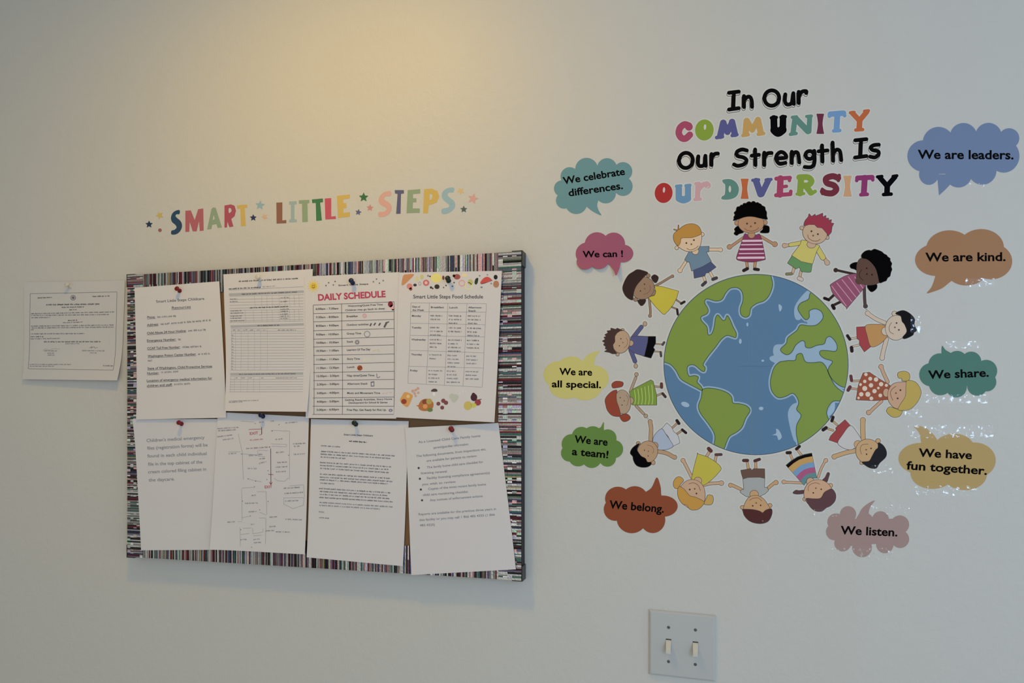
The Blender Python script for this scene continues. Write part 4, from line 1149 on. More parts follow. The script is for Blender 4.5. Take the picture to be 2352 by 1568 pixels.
def page_form():
    s, r = sheet('form with small ruled tables, left of the DAILY SCHEDULE sheet', [(513.5, 630), (719, 618), (712, 945.5), (524, 943.6)], T + .0034, lambda u, v: .0008 + .010 * max(0, v - .5) ** 2 * 4)
    mb = MB(); z = ZB.pt
    scribble(mb, z(1005, 290), z(1525, 264), 3.6, M_SOFT, LIFT, s, .24)
    scribble(mb, z(920, 354), z(1195, 340), 3.4, M_SOFT, LIFT, s, .26)
    scribble(mb, z(1210, 336), z(1320, 328), 3.0, M_PALE, LIFT, s)
    mb.line(z(920, 360), z(1560, 330), .6, M_GREY, LIFT, s)
    def table(x0, x1, ys, cols, k, w=.55):
        for y in ys: mb.line(z(x0, y), z(x1, y + k), w, M_GREY, LIFT, s)
        for c in cols: mb.line(z(c, ys[0] + k * (c - x0) / (x1 - x0)), z(c + 4, ys[-1] + k * (c - x0) / (x1 - x0)), w, M_PALE, LIFT, s)
    mbar = M_PALE
    mb.line(z(922, 398), z(1562, 372), 5.5, mbar, LIFT * .8, s)
    scribble(mb, z(1030, 400), z(1505, 380), 3.2, M_SOFT, LIFT, s, .25)
    table(925, 1560, [412, 440, 465, 490, 515], [1140, 1200, 1245, 1290, 1350, 1400, 1440, 1480, 1520], -14)
    scribble(mb, z(1100, 516), z(1430, 504), 3.2, M_SOFT, LIFT, s, .25)
    table(925, 1560, [535, 556, 578, 600, 622, 636], [1060, 1130, 1200, 1245, 1290, 1350, 1400, 1440, 1480, 1520], -12)
    for y in (440, 462): scribble(mb, z(930, y), z(1000, y - 2), 2.6, M_GREY, LIFT, s)
    for y in (543, 562, 588, 606, 628): scribble(mb, z(935, y), z(1035 + (y % 3) * 20, y - 4), 2.8, M_GREY, LIFT, s)
    for y in (430, 463, 528, 546, 570, 588, 608): scribble(mb, z(1362, y), z(1435, y - 3), 3.0, M_GREY, LIFT, s)
    mb.line(z(935, 672), z(1562, 652), 5.5, mbar, LIFT * .8, s)
    scribble(mb, z(1165, 668), z(1365, 664), 3.2, M_SOFT, LIFT, s, .25)
    ys = [690, 712] + [730 + i * 24.2 for i in range(14)]
    table(940, 1566, ys, [942, 975, 1025, 1085, 1140, 1192, 1250], -2)
    for x0, x1 in ((955, 975), (995, 1020), (1040, 1080), (1100, 1130), (1160, 1185), (1215, 1240), (1340, 1500)): scribble(mb, z(x0, 706), z(x1, 704), 2.6, M_GREY, LIFT, s)
    for i in range(13): scribble(mb, z(946, 750 + i * 24.2), z(962, 750 + i * 24.2), 2.4, M_GREY, LIFT, s)
    mb.line(z(938, 1080), z(1562, 1074), 5.5, mbar, LIFT * .8, s)
    scribble(mb, z(1015, 1086), z(1500, 1080), 3.2, M_SOFT, LIFT, s, .25)
    table(938, 1566, [1098, 1125, 1146, 1170, 1190, 1210, 1232], [942, 975, 1030, 1088, 1140, 1192], -2)
    for x0, x1 in ((985, 1005), (1035, 1070), (1095, 1125), (1205, 1230), (1330, 1510)): scribble(mb, z(x0, 1116), z(x1, 1114), 2.6, M_GREY, LIFT, s)
    scribble(mb, z(940, 1315), z(1200, 1308), 2.6, M_GREY, LIFT, s)
    scribble(mb, z(940, 1325), z(1060, 1321), 2.6, M_GREY, LIFT, s)
    mb.build('printed_form', r)
    return s

def blob(mb, fr, shp, rgb, s, y=LIFT):
    mb.plate(contour(fr.sh(shp), 0, .35), ink(rgb, REF_PAPER), .0002, y, s)

def picture(pics, fr, shp, rgb, s, y):
    """a printed picture; pieces printed over it (larger y) join the same mesh"""
    if y <= LIFT or not pics: pics.append(MB())
    blob(pics[-1], fr, shp, rgb, s, y)

def page_schedule():
    s, r = sheet('sheet headed DAILY SCHEDULE in red above a ruled timetable', [(700.5, 635), (918, 625), (912, 961), (704.5, 959.7)], T + .0046, lambda u, v: .0008 + .004 * max(0, v - .6) ** 2 * 5)
    z = ZC.pt; t = ZS.pt
    mb = MB()
    write(mb, 'DAILY SCHEDULE', t(165, 105), t(975, 62), 14.5, ink((158, 58, 78), REF_PAPER), LIFT, s, .035)
    mb.build('heading', r)
    mb = MB()
    write(mb, 'Smart Little Steps', z(328, 325), z(585, 312), 3.6, M_PRINT, LIFT, s, .02)
    for x, y in ((222, 320), (245, 296), (285, 315), (300, 285), (628, 288), (655, 265), (680, 300), (712, 278)):
        blob(mb, ZC, [STAR(x, y, 9, 10)], (96, 98, 104), s)
    Ly = [160, 262, 360, 467, 570, 663, 764, 872, 968, 1066, 1166, 1275, 1372, 1470]
    Ry = [120, 236, 332, 440, 540, 637, 746, 846, 954, 1051, 1164, 1262, 1373, 1470]
    for a, b in zip(Ly, Ry): mb.line(t(106, a), t(1078, b), .95, M_PRINT, LIFT, s)
    mb.line(t(106, 160), t(122, 1470), .95, M_PRINT, LIFT, s); mb.line(t(446, 146), t(462, 1470), .95, M_PRINT, LIFT, s); mb.line(t(1075, 120), t(1082, 1470), .95, M_PRINT, LIFT, s)
    times = ['6:00am - 7:30am', '7:30am - 8:00am', '8:00am - 9:00am', '9:00am - 10:00am', '10:00am - 10:30am', '10:30am - 11:00am', '11:00am - 11:30am', '11:30am - 12:30pm', '12:30pm - 2:30pm', '2:30pm - 3:00pm', '3:00pm - 4:00pm', '4:00pm - 5:00pm', '5:00pm - 6:00pm']
    acts = [None, ('Breakfast', 640), ('Outdoor activities', 770), ('Group Time', 680), ('Snack', 585), ('Learning Of The Day', 790), ('Story Time', 665), ('Lunch', 600), ('Nap time/Quiet Time', 840), ('Afternoon Snack', 760), ('Music and Movement Time', 910), None, ('Free Play, Get Ready for Pick Up', 985)]
    for i in range(13):
        yl = (Ly[i] + Ly[i + 1]) / 2 + 10
        write(mb, times[i], t(135 + i * 1.6, yl - 3), t(408 + i, yl - 10), 4.6, M_PRINT, LIFT, s, .022)
        k = ((Ry[i] - Ly[i]) / 970)
        yr = (Ly[i] + Ly[i + 1]) / 2 + 8 + k * 400
        if acts[i]: write(mb, acts[i][0], t(505 + i, yr - 2), t(acts[i][1], yr + k * (acts[i][1] - 505) - 2), 4.6, M_PRINT, LIFT, s, .018)
    for a, b, c, d, e in (('Welcoming/Quiet Free Time', 520, 182, 940, 162), ('Children may go back to sleep', 490, 232, 965, 210), ('Getting Ready Activities, Story Home', 488, 1308, 1055, 1296), ('Development for School & Games', 535, 1342, 1000, 1336)):
        write(mb, a, t(b, c), t(d, e), 4.2, M_PRINT, LIFT, s, .016)
    mb.build('timetable', r)
    mb = MB()
    blob(mb, ZC, [E(115, 325, 36)] + [C(3.2, (115 + 42 * math.cos(k * math.pi / 7), 325 + 42 * math.sin(k * math.pi / 7)), (115 + 52 * math.cos(k * math.pi / 7), 325 + 52 * math.sin(k * math.pi / 7))) for k in range(14)], (196, 172, 92), s)
    blob(mb, ZC, [E(115, 325, 27)], (190, 160, 62), s, LIFT * 1.3)
    blob(mb, ZC, [C(3, (108, 318), (108, 322)), C(3, (122, 316), (122, 320)), C(2.5, (104, 333), (114, 340), (126, 332))], (96, 80, 50), s, LIFT * 1.6)
    mb.build('sun_print', r)
    pics = []
    def g(shp, c, y=LIFT): picture(pics, ZS, shp, c, s, y)
    g([E(1032, 150, 30, 36)], (120, 40, 52)); g([E(1050, 185, 26, 30)], (196, 150, 150)); g([E(1062, 215, 16, 8)], (60, 40, 44))
    g([E(722, 288, 26), H(E(722, 288, 15))], (180, 140, 140)); g([E(722, 288, 8)], (180, 140, 140))
    g([C(9, (790, 405), (800, 385)), C(8, (835, 398), (850, 378)), C(9, (895, 400), (908, 380)), C(11, (960, 420), (985, 372)), C(7, (975, 375), (1010, 362))], (84, 80, 80))
    g([E(752, 508, 38), H(E(752, 508, 30))], (120, 118, 120)); g([E(632, 605, 28), H(E(632, 605, 9))], (128, 120, 124))
    g([E(830, 706, 10), E(855, 700, 9), E(880, 695, 10), E(895, 712, 8)], (178, 170, 140)); g([Q((700, 830), (720, 790), (740, 830)), Q((745, 830), (760, 800), (775, 830))], (190, 184, 160))
    g([E(664, 914, 32)], (142, 74, 48)); g([E(655, 920, 12), E(678, 905, 9)], (86, 44, 36))
    g([C(5, (868, 985), (875, 1030), (905, 1020))], (120, 118, 120)); g([Q((795, 1080), (838, 1072), (840, 1135), (798, 1138)), H(Q((805, 1092), (830, 1088), (832, 1124), (806, 1128)))], (100, 100, 104))
    g([C(4, (940, 1222), (960, 1215)), C(4, (980, 1218), (1000, 1210)), C(4, (1020, 1212), (1050, 1205))], (180, 150, 148)); g([E(1040, 1422, 24, 18), H(E(1040, 1422, 8))], (110, 108, 124))
    for m_ in pics: m_.build('clip_art', r)
    return s

def page_food():
    s, r = sheet('sheet titled Smart Little Steps Food Schedule with printed food pictures', [(917.5, 626), (1153, 622), (1137.5, 969.5), (906, 958)], T + .0058, lambda u, v: .0008 + .005 * max(0, v - .55) ** 2 * 5 * (.4 + .6 * u))
    t = ZF.pt
    mb = MB()
    write(mb, 'Smart Little Steps Food Schedule', t(178, 292), t(895, 292), 8.6, M_PRINT, LIFT, s, .012)
    L = [(155, 338), (150, 428), (148, 548), (145, 672), (142, 825), (132, 990), (124, 1165)]
    Rr = [(930, 346), (925, 434), (918, 562), (912, 688), (905, 852), (900, 1008), (888, 1205)]
    for a, b in zip(L, Rr): mb.line(t(*a), t(*b), .6, M_GREY, LIFT, s)
    L_, R_ = np.array(L, float), np.array(Rr, float)
    for f in (0, .245, .49, .742, 1):
        mb.poly_line([t(*(a + (b - a) * f)) for a, b in zip(L_, R_)], .6, M_GREY, LIFT, s)
    def cell(row, f, dx, dy): 
        p = L_[row] + (R_[row] - L_[row]) * f
        return p + np.array([dx, dy])
    def w(row, f, txt, dy, wd, h=4.2):
        p = cell(row, f, 14, dy); write(mb, txt, t(*p), t(p[0] + wd, p[1] + 1), h, M_PRINT, LIFT, s, .016)
    w(0, 0, 'Days of', 48, 80); w(0, 0, 'the Week', 82, 120); w(0, .245, 'Breakfast', 52, 135); w(0, .49, 'Lunch', 52, 85); w(0, .742, 'Afternoon', 50, 135); w(0, .742, 'Snack', 84, 78)
    for i, (d, wd) in enumerate((('Monday', 95), ('Tuesday', 100), ('Wednesday', 148), ('Thursday', 112), ('Friday', 78))): w(i + 1, 0, d, 52, wd)
    for row in range(1, 6):
        for f, n, wd in ((.245, 3 if row in (2, 3) else (4 if row == 5 else 2), 150), (.49, 3 if row in (1,) else (2 if row == 2 else 4), 145), (.742, 3, 150)):
            for k in range(n):
                p = cell(row, f, 14, 46 + k * 38)
                q = p + np.array([wd * RG.uniform(.45, 1.0) if k == n - 1 else wd * RG.uniform(.7, 1), 3])
                scribble(mb, t(*p), t(*q), 3.6, M_GREY, LIFT, s, .2)
    mb.build('meal_table', r)
    pics = []
    def g(shp, c, y=LIFT): picture(pics, ZF, shp, c, s, y)
    g([P((58, 150), (75, 60), (110, 45), (185, 46), (140, 100), (85, 150))], (176, 124, 84)); g([E(140, 168, 30)], (186, 120, 110)); g([E(152, 196, 16)], (130, 62, 58))
    g([E(215, 90, 20, 28)], (186, 176, 128)); g([E(268, 72, 18, 24)], (176, 166, 112)); g([E(196, 155, 18, 14)], (52, 50, 54)); g([E(245, 140, 14, 20), H(E(245, 140, 9, 14))], (140, 136, 130))
    g([E(310, 132, 32)], (176, 96, 92)); g([E(310, 132, 16)], (214, 160, 150), LIFT * 1.3); g([E(415, 84, 56, 48)], (206, 186, 110)); g([E(422, 172, 26, 24)], (58, 52, 44)); g([E(360, 180, 12), E(378, 190, 8), E(350, 66, 8)], (56, 52, 54))
    g([E(487, 80, 12, 22)], (110, 60, 60)); g([E(515, 160, 8), E(490, 180, 7), E(580, 168, 8), E(598, 130, 8)], (80, 76, 74))
    g([E(628, 70, 34, 28)], (140, 76, 66)); g([E(596, 60, 14)], (36, 34, 38)); g([E(678, 135, 34), H(E(678, 135, 24))], (198, 140, 130)); g([E(704, 55, 28, 20)], (206, 182, 140)); g([E(765, 125, 26, 30)], (166, 160, 96))
    g([E(745, 165, 38), H(E(745, 165, 31))], (206, 190, 120)); g([P((808, 130), (820, 90), (846, 85), (838, 135), (820, 150))], (48, 58, 42)); g([E(880, 178, 12, 8)], (110, 108, 108))
    g([P((868, 138), (895, 90), (940, 70), (985, 100), (950, 122))], (176, 74, 64)); g([P((870, 142), (955, 122), (988, 104), (985, 112), (900, 142))], (106, 50, 46), LIFT * 1.3)
    g([E(1025, 74, 20, 24)], (40, 38, 40)); g([E(1030, 146, 30, 36)], (156, 110, 84)); g([E(980, 140, 8), E(330, 60, 10), E(860, 60, 8), E(940, 50, 7)], (120, 112, 106))
    # row of pictures along the bottom
    g([P((45, 1345), (70, 1285), (100, 1255), (172, 1285), (165, 1330), (130, 1402), (95, 1400))], (186, 136, 78)); g([E(85, 1352, 28, 26)], (132, 60, 44), LIFT * 1.3); g([E(128, 1300, 18)], (206, 168, 110), LIFT * 1.3)
    g([E(175, 1245, 16), E(205, 1235, 14), E(228, 1218, 15), E(195, 1270, 14), E(232, 1262, 13), E(205, 1295, 12)], (178, 140, 120))
    g([P((235, 1400), (265, 1340), (330, 1325), (385, 1360), (382, 1420), (320, 1450), (255, 1440))], (156, 100, 56)); g([E(300, 1355, 26)], (120, 66, 44), LIFT * 1.3); g([E(345, 1352, 30)], (158, 138, 74), LIFT * 1.4); g([E(305, 1402, 24)], (196, 132, 84), LIFT * 1.5); g([E(355, 1438, 28, 20)], (92, 112, 56), LIFT * 1.3); g([Q((208, 1395), (245, 1385), (250, 1410))], (176, 96, 48))
    g([P((362, 1248), (385, 1222), (420, 1225), (424, 1250))], (76, 62, 58)); g([E(394, 1275, 12, 22)], (200, 194, 186))
    g([E(440, 1375, 20), E(490, 1345, 22), E(518, 1365, 22), E(480, 1415, 20)], (112, 64, 64)); g([E(580, 1300, 30), E(615, 1310, 32), E(600, 1335, 28)], (166, 164, 148)); g([E(660, 1270, 10), E(690, 1255, 9), E(720, 1248, 9), E(690, 1240, 7)], (186, 182, 174))
    g([E(805, 1310, 34, 38), E(800, 1280, 18)], (64, 36, 44)); g([E(846, 1362, 32)], (136, 56, 58)); g([E(802, 1390, 30, 26)], (176, 170, 84)); g([E(744, 1395, 42, 46)], (176, 158, 84))
    g([C(4, (850, 1335), (880, 1330))], (80, 60, 50))
    for m_ in pics: m_.build('food_picture', r)
    return s

def page_medical():
    s, r = sheet("white sheet about children's medical emergency files, bottom left on the board", [(307.6, 962), (522, 962), (508, 1262), (325.5, 1263)], T + .0008, lambda u, v: .0006 + .004 * max(0, v - .5) ** 2 * (1 - u) + .006 * max(0, .25 - v) ** 2 * 10 * (1 - u))
    mb = MB(); z = ZD.pt
    for txt, a, b in (("Children's medical emergency", (216, 280), (712, 252)), ('files (registration forms) will be', (220, 345), (738, 316)), ('found in each child individual', (222, 412), (730, 390)), ('file in the top cabinet of the', (228, 482), (692, 462)), ('cream colored filing cabinet in', (228, 548), (726, 524)), ('the daycare.', (232, 618), (456, 608))):
        write(mb, txt, z(*a), z(*b), 7.6, M_GREY if txt != 'x' else M_PRINT, LIFT, s, .010)
    mb.build('printed_text', r)
    return s

def page_plan():
    s, r = sheet('white sheet with a hand-drawn floor plan, in the bottom row of the board', [(501, 946), (710, 957), (702, 1272), (488, 1260)], T + .0028, lambda u, v: .0006 + .007 * max(0, .45 - u) ** 2 * 4 * v + .004 * max(0, v - .6) ** 2 * 4)
    z = ZD.pt
    mb = MB()
    lines = [[(1035, 365), (1045, 600)], [(1000, 210), (1035, 365)], [(1020, 380), (1170, 390)], [(1022, 100), (1140, 108)], [(1280, 180), (1440, 185), (1440, 600)], [(1280, 295), (1415, 300), (1412, 320), (1290, 315)],
             [(1170, 350), (1255, 352)], [(1165, 352), (1172, 400), (1230, 405)], [(1080, 590), (1120, 605), (1200, 620)], [(1030, 675), (1140, 665)], [(1030, 680), (1035, 950)], [(1160, 705), (1240, 705), (1245, 900)], [(1032, 928), (1110, 912)],
             [(1000, 962), (1035, 960)], [(1020, 1010), (1025, 1170)], [(1045, 1018), (1115, 1015)], [(1125, 1015), (1130, 1065), (1215, 1050), (1215, 1020)], [(1185, 880), (1240, 905)], [(1180, 930), (1238, 930), (1238, 1150)],
             [(1025, 1070), (1100, 1062)], [(1135, 1080), (1205, 1076)], [(1310, 590), (1340, 612), (1400, 615), (1430, 585)], [(1390, 755), (1390, 810), (1470, 850), (1560, 820), (1565, 755), (1390, 758)], [(1440, 655), (1560, 645), (1568, 750)], [(920, 365), (1020, 362)]]
    for l in lines: mb.poly_line([z(*p) for p in l], .55, M_GREY, LIFT, s)
    words = [((825, 170), (1005, 158)), ((830, 188), (990, 178)), ((822, 240), (960, 222)), ((870, 265), (970, 252)), ((1180, 115), (1225, 112)), ((1280, 106), (1320, 103)), ((1405, 120), (1515, 112)), ((1320, 262), (1385, 256)), ((1470, 300), (1582, 294)), ((1480, 322), (1530, 318)), ((1325, 375), (1400, 368)), ((1475, 390), (1575, 384)),
             ((1335, 460), (1420, 455)), ((1320, 500), (1425, 494)), ((1325, 540), (1410, 535)), ((1080, 510), (1160, 512)), ((1175, 392), (1215, 388)), ((1180, 428), (1235, 424)), ((1180, 468), (1245, 450)), ((1390, 680), (1530, 672)), ((1395, 725), (1560, 715)), ((1400, 790), (1530, 785)), ((1115, 742), (1160, 736)),
             ((1060, 810), (1170, 806)), ((1090, 882), (1160, 878)), ((915, 970), (985, 965)), ((1110, 990), (1150, 986)), ((1270, 928), (1340, 922)), ((1405, 945), (1555, 950)), ((1270, 1010), (1330, 1005)), ((1240, 1045), (1320, 1040)), ((1325, 1052), (1450, 1055)), ((1025, 1120), (1080, 1116)), ((1135, 1118), (1195, 1114)), ((1140, 1145), (1205, 1142)), ((920, 385), (990, 380)), ((1090, 400), (1165, 396))]
    for a, b in words: scribble(mb, z(*a), z(*b), 3.4, M_GREY, LIFT, s, .14)
    for x, y in ((1145, 120), (1350, 130), (1030, 382), (1255, 525), (1245, 600), (1150, 615), (1085, 595), (1140, 662), (1038, 785), (1255, 788), (1185, 860), (1105, 912), (1025, 1030), (1120, 1178), (1432, 392), (1290, 185)):
        blob(mb, ZD, [E(x, y, 3.6)], (84, 84, 88), s)
    mb.build('plan_drawing', r)
    mb = MB()
    mr = ink((150, 62, 66), REF_PAPER)
    mb.poly_line([z(*p) for p in ((1090, 172), (1200, 168), (1200, 215), (1180, 218))], 1.1, mr, LIFT, s)
    write(mb, 'EXIT', z(1100, 218), z(1172, 212), 6.5, mr, LIFT, s, .01)
    write(mb, 'EXIT', z(1228, 676), z(1290, 674), 6.5, mr, LIFT, s, .01)
    scribble(mb, z(1100, 268), z(1225, 258), 3.4, ink((176, 120, 118), REF_PAPER), LIFT, s)
    scribble(mb, z(1070, 340), z(1280, 326), 3.4, ink((130, 104, 108), REF_PAPER), LIFT, s)
    mb.line(z(1278, 335), z(1280, 640), 1.3, ink((74, 58, 64), REF_PAPER), LIFT, s)
    mb.line(z(1258, 556), z(1302, 558), 1.3, mr, LIFT, s)
    mb.poly_line([z(*p) for p in ((1268, 622), (1280, 645), (1292, 622))], 1.3, mr, LIFT, s)
    mb.line(z(1200, 150), z(1202, 210), 1.3, ink((74, 58, 64), REF_PAPER), LIFT, s)
    mb.build('red_exit_marks', r)
    return s

def page_letter():
    s, r = sheet('densely typed letter in paragraphs, in the bottom row of the board', [(714.7, 962), (939, 967), (927, 1299), (706.5, 1278.7)], T + .0008, lambda u, v: .0006 + .004 * max(0, v - .6) ** 2 * 4)
    mb = MB(); z = ZE.pt
    write(mb, 'Smart Little Steps Childcare', z(365, 216), z(608, 226), 3.8, M_PRINT, LIFT, s, .02)
    scribble(mb, z(410, 270), z(565, 280), 3.4, M_PRINT, LIFT, s, .25)
    rows = [(175, 308, 340), (175, 355, 792), (172, 378, 756), (170, 402, 380), (166, 448, 768), (166, 472, 745), (168, 497, 745), (166, 545, 755), (164, 570, 775), (164, 592, 735), (166, 620, 298),
            (155, 665, 760), (164, 690, 730), (164, 714, 750), (160, 740, 780), (162, 782, 776), (160, 806, 668)]
    for x0, y, x1 in rows: scribble(mb, z(x0, y), z(x1, y + (x1 - x0) * .062), 3.3, M_GREY, LIFT, s, .22)
    scribble(mb, z(155, 860), z(215, 866), 3.3, M_GREY, LIFT, s)
    scribble(mb, z(155, 908), z(250, 916), 3.3, M_GREY, LIFT, s)
    mb.build('printed_text', r)
    return s

def page_licence():
    s, r = sheet('white sheet with a bulleted list, tilted, bottom right on the board', [(932, 982), (1145, 971), (1186, 1306), (945, 1320)], T + .0016, lambda u, v: .0006 + .005 * max(0, v - .65) ** 2 * 5 * u + .004 * max(0, .3 - v) ** 2 * 8 * (1 - u))
    mb = MB(); z = ZE.pt
    for it in (('As a Licensed Child Care Family home', (992, 282), (1510, 228)), ('parent/guardian information', (1118, 328), (1408, 298)), ('The following documents, from inspections etc,', (972, 400), (1556, 340)), ('are available for parents to review:', (1060, 438), (1480, 396)),
                      ('The family home child care checklist for', (1062, 494), (1532, 446)), ('licensing renewal', (1012, 542), (1228, 526)), ('Facility licensing compliance agreement(s)', (1062, 584), (1588, 538)), ('you wish to review', (1020, 636), (1302, 612)),
                      ('Copies of the most recent family home', (1072, 674), (1556, 634)), ('child care monitoring checklist', (1028, 724), (1405, 696)), ('Any notices of enforcement actions', (1086, 768), (1528, 732)),
                      None,
                      ('Reports are available for the previous three years in', (992, 886), (1640, 840)), ('this facility or you may call 1 866 482 4325 (1 866', (998, 934), (1630, 888)), ('482 4325)', (1002, 978), (1128, 972))):
        if it is None:
            mb.build('printed_list', r); mb = MB(); continue
        txt, a, b = it
        write(mb, txt, z(*a), z(*b), 5.2, M_GREY, LIFT, s, .014)
    mb.build('printed_footer', r)
    for x, y in ((992, 490), (1002, 580), (1010, 670), (1020, 760)):
        mb = MB(); blob(mb, ZE, [E(x, y, 9)], (60, 60, 64), s); mb.build('bullet_point', r)
    return s

def page_wall():
    s, r = sheet('framed certificate printout pinned to the wall left of the bulletin board', [(56, 648), (288, 644), (279, 874), (57, 871)], .0012, lambda u, v: .0008 + .020 * max(0, v - .62) ** 2 * 4 * (.35 + .65 * u) + .004 * max(0, v - .7) * (1 - u), mat('certificate_paper', (0.66, 0.655, 0.68), 0.6, 0, 0.15), 'certificate', None, 'certificate')
    LIFT = .0004
    mb = MB(); z = ZA.pt
    for a, b in (((345, 365), (1320, 345)), ((1320, 345), (1302, 1225)), ((1302, 1225), (335, 1210)), ((335, 1210), (345, 365))): mb.line(z(*a), z(*b), 0.85, M_SOFT, LIFT, s)
    mb.build('border_line', r)
    mb = MB()
    for a, b, h, m in (((430, 418), (590, 412), 3, M_SOFT), ((1045, 402), (1245, 396), 3, M_SOFT), ((525, 496), (1130, 488), 3.6, M_SOFT), ((700, 524), (955, 518), 3, M_SOFT), ((785, 552), (870, 548), 3, M_SOFT), ((355, 595), (1295, 575), 2.8, M_GREY), ((355, 615), (1230, 604), 2.8, M_GREY), ((358, 640), (575, 636), 2.8, M_GREY),
                       ((770, 672), (880, 668), 3, M_SOFT), ((710, 696), (940, 688), 2.6, M_GREY), ((355, 735), (1295, 722), 2.8, M_GREY), ((360, 756), (1295, 745), 2.8, M_GREY), ((355, 776), (385, 774), 2.8, M_GREY), ((350, 822), (955, 818), 2.8, M_GREY), ((350, 855), (498, 852), 3, M_SOFT), ((350, 878), (690, 872), 2.6, M_GREY),
                       ((500, 912), (1145, 910), 3.2, M_SOFT), ((740, 932), (900, 930), 2.6, M_GREY), ((500, 1012), (655, 1014), 2.8, M_GREY), ((540, 1038), (620, 1038), 2.6, M_GREY), ((545, 1060), (625, 1060), 2.6, M_GREY), ((930, 1010), (1185, 1014), 2.8, M_GREY), ((1020, 1034), (1105, 1036), 2.6, M_GREY), ((350, 1165), (820, 1166), 2.6, M_GREY), ((350, 1185), (630, 1186), 2.6, M_GREY), ((1180, 1182), (1298, 1184), 3, M_SOFT)):
        scribble(mb, z(*a), z(*b), h, m, LIFT, s, .22)
    mb.poly_line([z(*p) for p in ((1010, 975), (1040, 958), (1030, 978), (1065, 960), (1075, 978), (1105, 966))], .8, M_SOFT, LIFT, s)
    mb.poly_line([z(*p) for p in ((490, 1000), (520, 985), (560, 1000), (600, 985), (680, 985))], .5, M_GREY, LIFT, s)
    blob(mb, ZA, [E(828, 410, 30), H(E(828, 410, 22))], (110, 110, 112), s)
    blob(mb, ZA, [E(828, 410, 15)], (92, 92, 96), s)
    mb.build('printed_text', r)
    return s

SHEETS = {'res': page_letter_top(), 'form': page_form(), 'sched': page_schedule(), 'food': page_food(), 'med': page_medical(), 'plan': page_plan(), 'letter': page_letter(), 'lic': page_licence(), 'cert': page_wall()}

# ================================================================== PUSH PINS
def pin(px, s, rgb, label, clear=False, tilt=(0.18, 0.25)):
    base = Vector(s.map([px], .0002)[0])
    ax = Vector((tilt[0], -1, tilt[1])).normalized()
    e1 = ax.cross(Vector((0, 0, 1))).normalized(); e2 = ax.cross(e1)
    prof = [(.0002, -.0003), (.0046, .0), (.0048, .0008), (.0044, .0015), (.0030, .0024), (.0025, .0045), (.0026, .0080), (.0032, .0096), (.0046, .0104), (.0050, .0113), (.0049, .0124), (.0042, .0131), (.0002, .0133)]
    n = 20
    v = [tuple(base + ax * h + (e1 * math.cos(2 * math.pi * k / n) + e2 * math.sin(2 * math.pi * k / n)) * r_) for r_, h in prof for k in range(n)]
    f = [(i * n + k, i * n + (k + 1) % n, (i + 1) * n + (k + 1) % n, (i + 1) * n + k) for i in range(len(prof) - 1) for k in range(n)]
    m = mat('pin_plastic_%d_%d_%d' % rgb, tuple(lin(rgb)), .35, 0, .3)
    mb = MB(); mb.add(v, f, m)
    o = mb.build('push_pin', None, tuple(base), True)
    tag(o, label, 'push pin', 'push pins on the sheets')
PR, PW, PN, PG = (118, 22, 36), (206, 202, 198), (22, 32, 70), (20, 38, 34)
pin((414, 668), SHEETS['res'], PR, 'red push pin in the sheet titled Smart Little Steps Childcare Resources')
pin((598, 641), SHEETS['form'], PW, 'white push pin in the form with small ruled tables on the board')
pin((811, 650), SHEETS['sched'], PN, 'blue push pin above the DAILY SCHEDULE heading')
pin((1031, 645), SHEETS['food'], PG, 'dark green push pin among the food pictures of the Food Schedule')
pin((419, 973), SHEETS['med'], PR, "red push pin in the sheet about children's medical files")
pin((605, 956), SHEETS['plan'], PN, 'dark blue push pin at the top of the hand-drawn floor plan')
pin((818, 974), SHEETS['letter'], PG, 'dark green push pin at the top of the typed letter')
pin((1039, 987), SHEETS['lic'], PR, 'red push pin in the tilted sheet with the bulleted list')
pin((162, 658), SHEETS['cert'], PW, 'white push pin in the certificate on the wall left of the board')

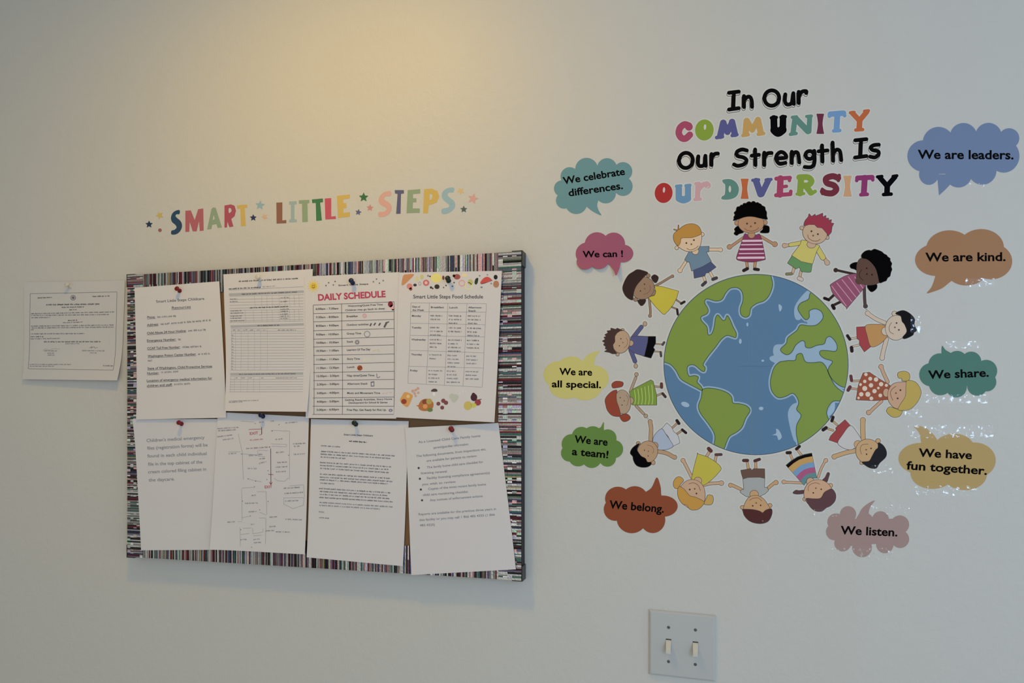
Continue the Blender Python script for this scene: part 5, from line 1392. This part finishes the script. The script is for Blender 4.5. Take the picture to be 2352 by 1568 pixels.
# ================================================================== LIGHT SWITCH
def switch():
    quad = at([(1490.5, 1399), (1644.5, 1412.5), (1643.5, 1565), (1491, 1547.5)], .002)
    a, b, c, d = quad
    o = (a + b + c + d) / 4
    root = thing('light_switch', 'white double light switch plate with two toggles, low on the wall below the globe', 'light switch', (o[0], 0, o[2]))
    ex = (b - a + c - d) / 2; ez = (a - d + b - c) / 2
    wx, wz = np.linalg.norm(ex), np.linalg.norm(ez)
    ux, uz = ex / wx, ez / wz
    def pt(x, z, l): return tuple(np.array([o[0], -l, o[2]]) + ux * x + uz * z)
    mp = mat('switch_white_plastic', (0.53, 0.55, 0.575), .3, 0, .4)
    ml = mat('switch_toggle_ivory', (0.66, 0.64, 0.58), .3, 0, .4)
    md = mat('switch_slot_dark', (0.06, 0.06, 0.06), .6)
    ms = mat('screw_metal', (0.14, 0.14, 0.15), .4, .5)
    hx, hz = wx / 2, wz / 2
    mb = MB()
    rings = [(1, .0), (1, .0022), (.985, .0040), (.955, .0056), (.93, .0062)]
    v = []
    for k, l in rings:
        ix, iz = hx - (1 - k) * hx, hz - (1 - k) * hx
        v += [pt(-ix, -iz, l), pt(ix, -iz, l), pt(ix, iz, l), pt(-ix, iz, l)]
    f = [(i * 4 + k, i * 4 + (k + 1) % 4, i * 4 + 4 + (k + 1) % 4, i * 4 + 4 + k) for i in range(len(rings) - 1) for k in range(4)]
    f.append(tuple(len(v) - 4 + k for k in range(4)))
    mb.add(v, f, mp); mb.build('wall_plate', root)
    for sx in (-1, 1):
        x = sx * .0231
        def prism(mb, lo, hi, m):
            """lo, hi: (half width, z0, z1, lift)"""
            vv = []
            for w_, z0, z1, l in (lo, hi):
                vv += [pt(x - w_, z0, l), pt(x + w_, z0, l), pt(x + w_, z1, l), pt(x - w_, z1, l)]
            mb.add(vv, [(3, 2, 1, 0), (4, 5, 6, 7), (0, 1, 5, 4), (1, 2, 6, 5), (2, 3, 7, 6), (3, 0, 4, 7)], m)
        mb = MB()
        prism(mb, (.0049, -.0113, .0100, .0060), (.0048, -.0112, .0099, .00635), md)
        mb.build('switch_slot', root)
        mb = MB()
        prism(mb, (.0047, -.0105, .0078, .0062), (.0046, -.0100, .0060, .0085), ml)
        prism(mb, (.0046, -.0102, .0050, .0084), (.0040, -.0128, -.0058, .0185), ml)
        mb.build('toggle', root)
        for sz in (-1, 1):
            mb = MB()
            n = 16
            cz = sz * .0303
            vv = [pt(x + r_ * math.cos(2 * math.pi * k / n), cz + r_ * math.sin(2 * math.pi * k / n), l) for r_, l in ((.0027, .0060), (.0027, .0066), (.0018, .0071)) for k in range(n)]
            ff = [(i * n + k, i * n + (k + 1) % n, (i + 1) * n + (k + 1) % n, (i + 1) * n + k) for i in range(2) for k in range(n)]
            ff.append(tuple(2 * n + k for k in range(n)))
            mb.add(vv, ff, ms)
            an = .6 * sz + sx
            p = [pt(x + r_ * math.cos(an) - w_ * math.sin(an), cz + r_ * math.sin(an) + w_ * math.cos(an), .00715) for r_, w_ in ((-.0018, -.0004), (.0018, -.0004), (.0018, .0004), (-.0018, .0004))]
            mb.add(p, [(0, 1, 2, 3)], md)
            mb.build('screw', root)
switch()
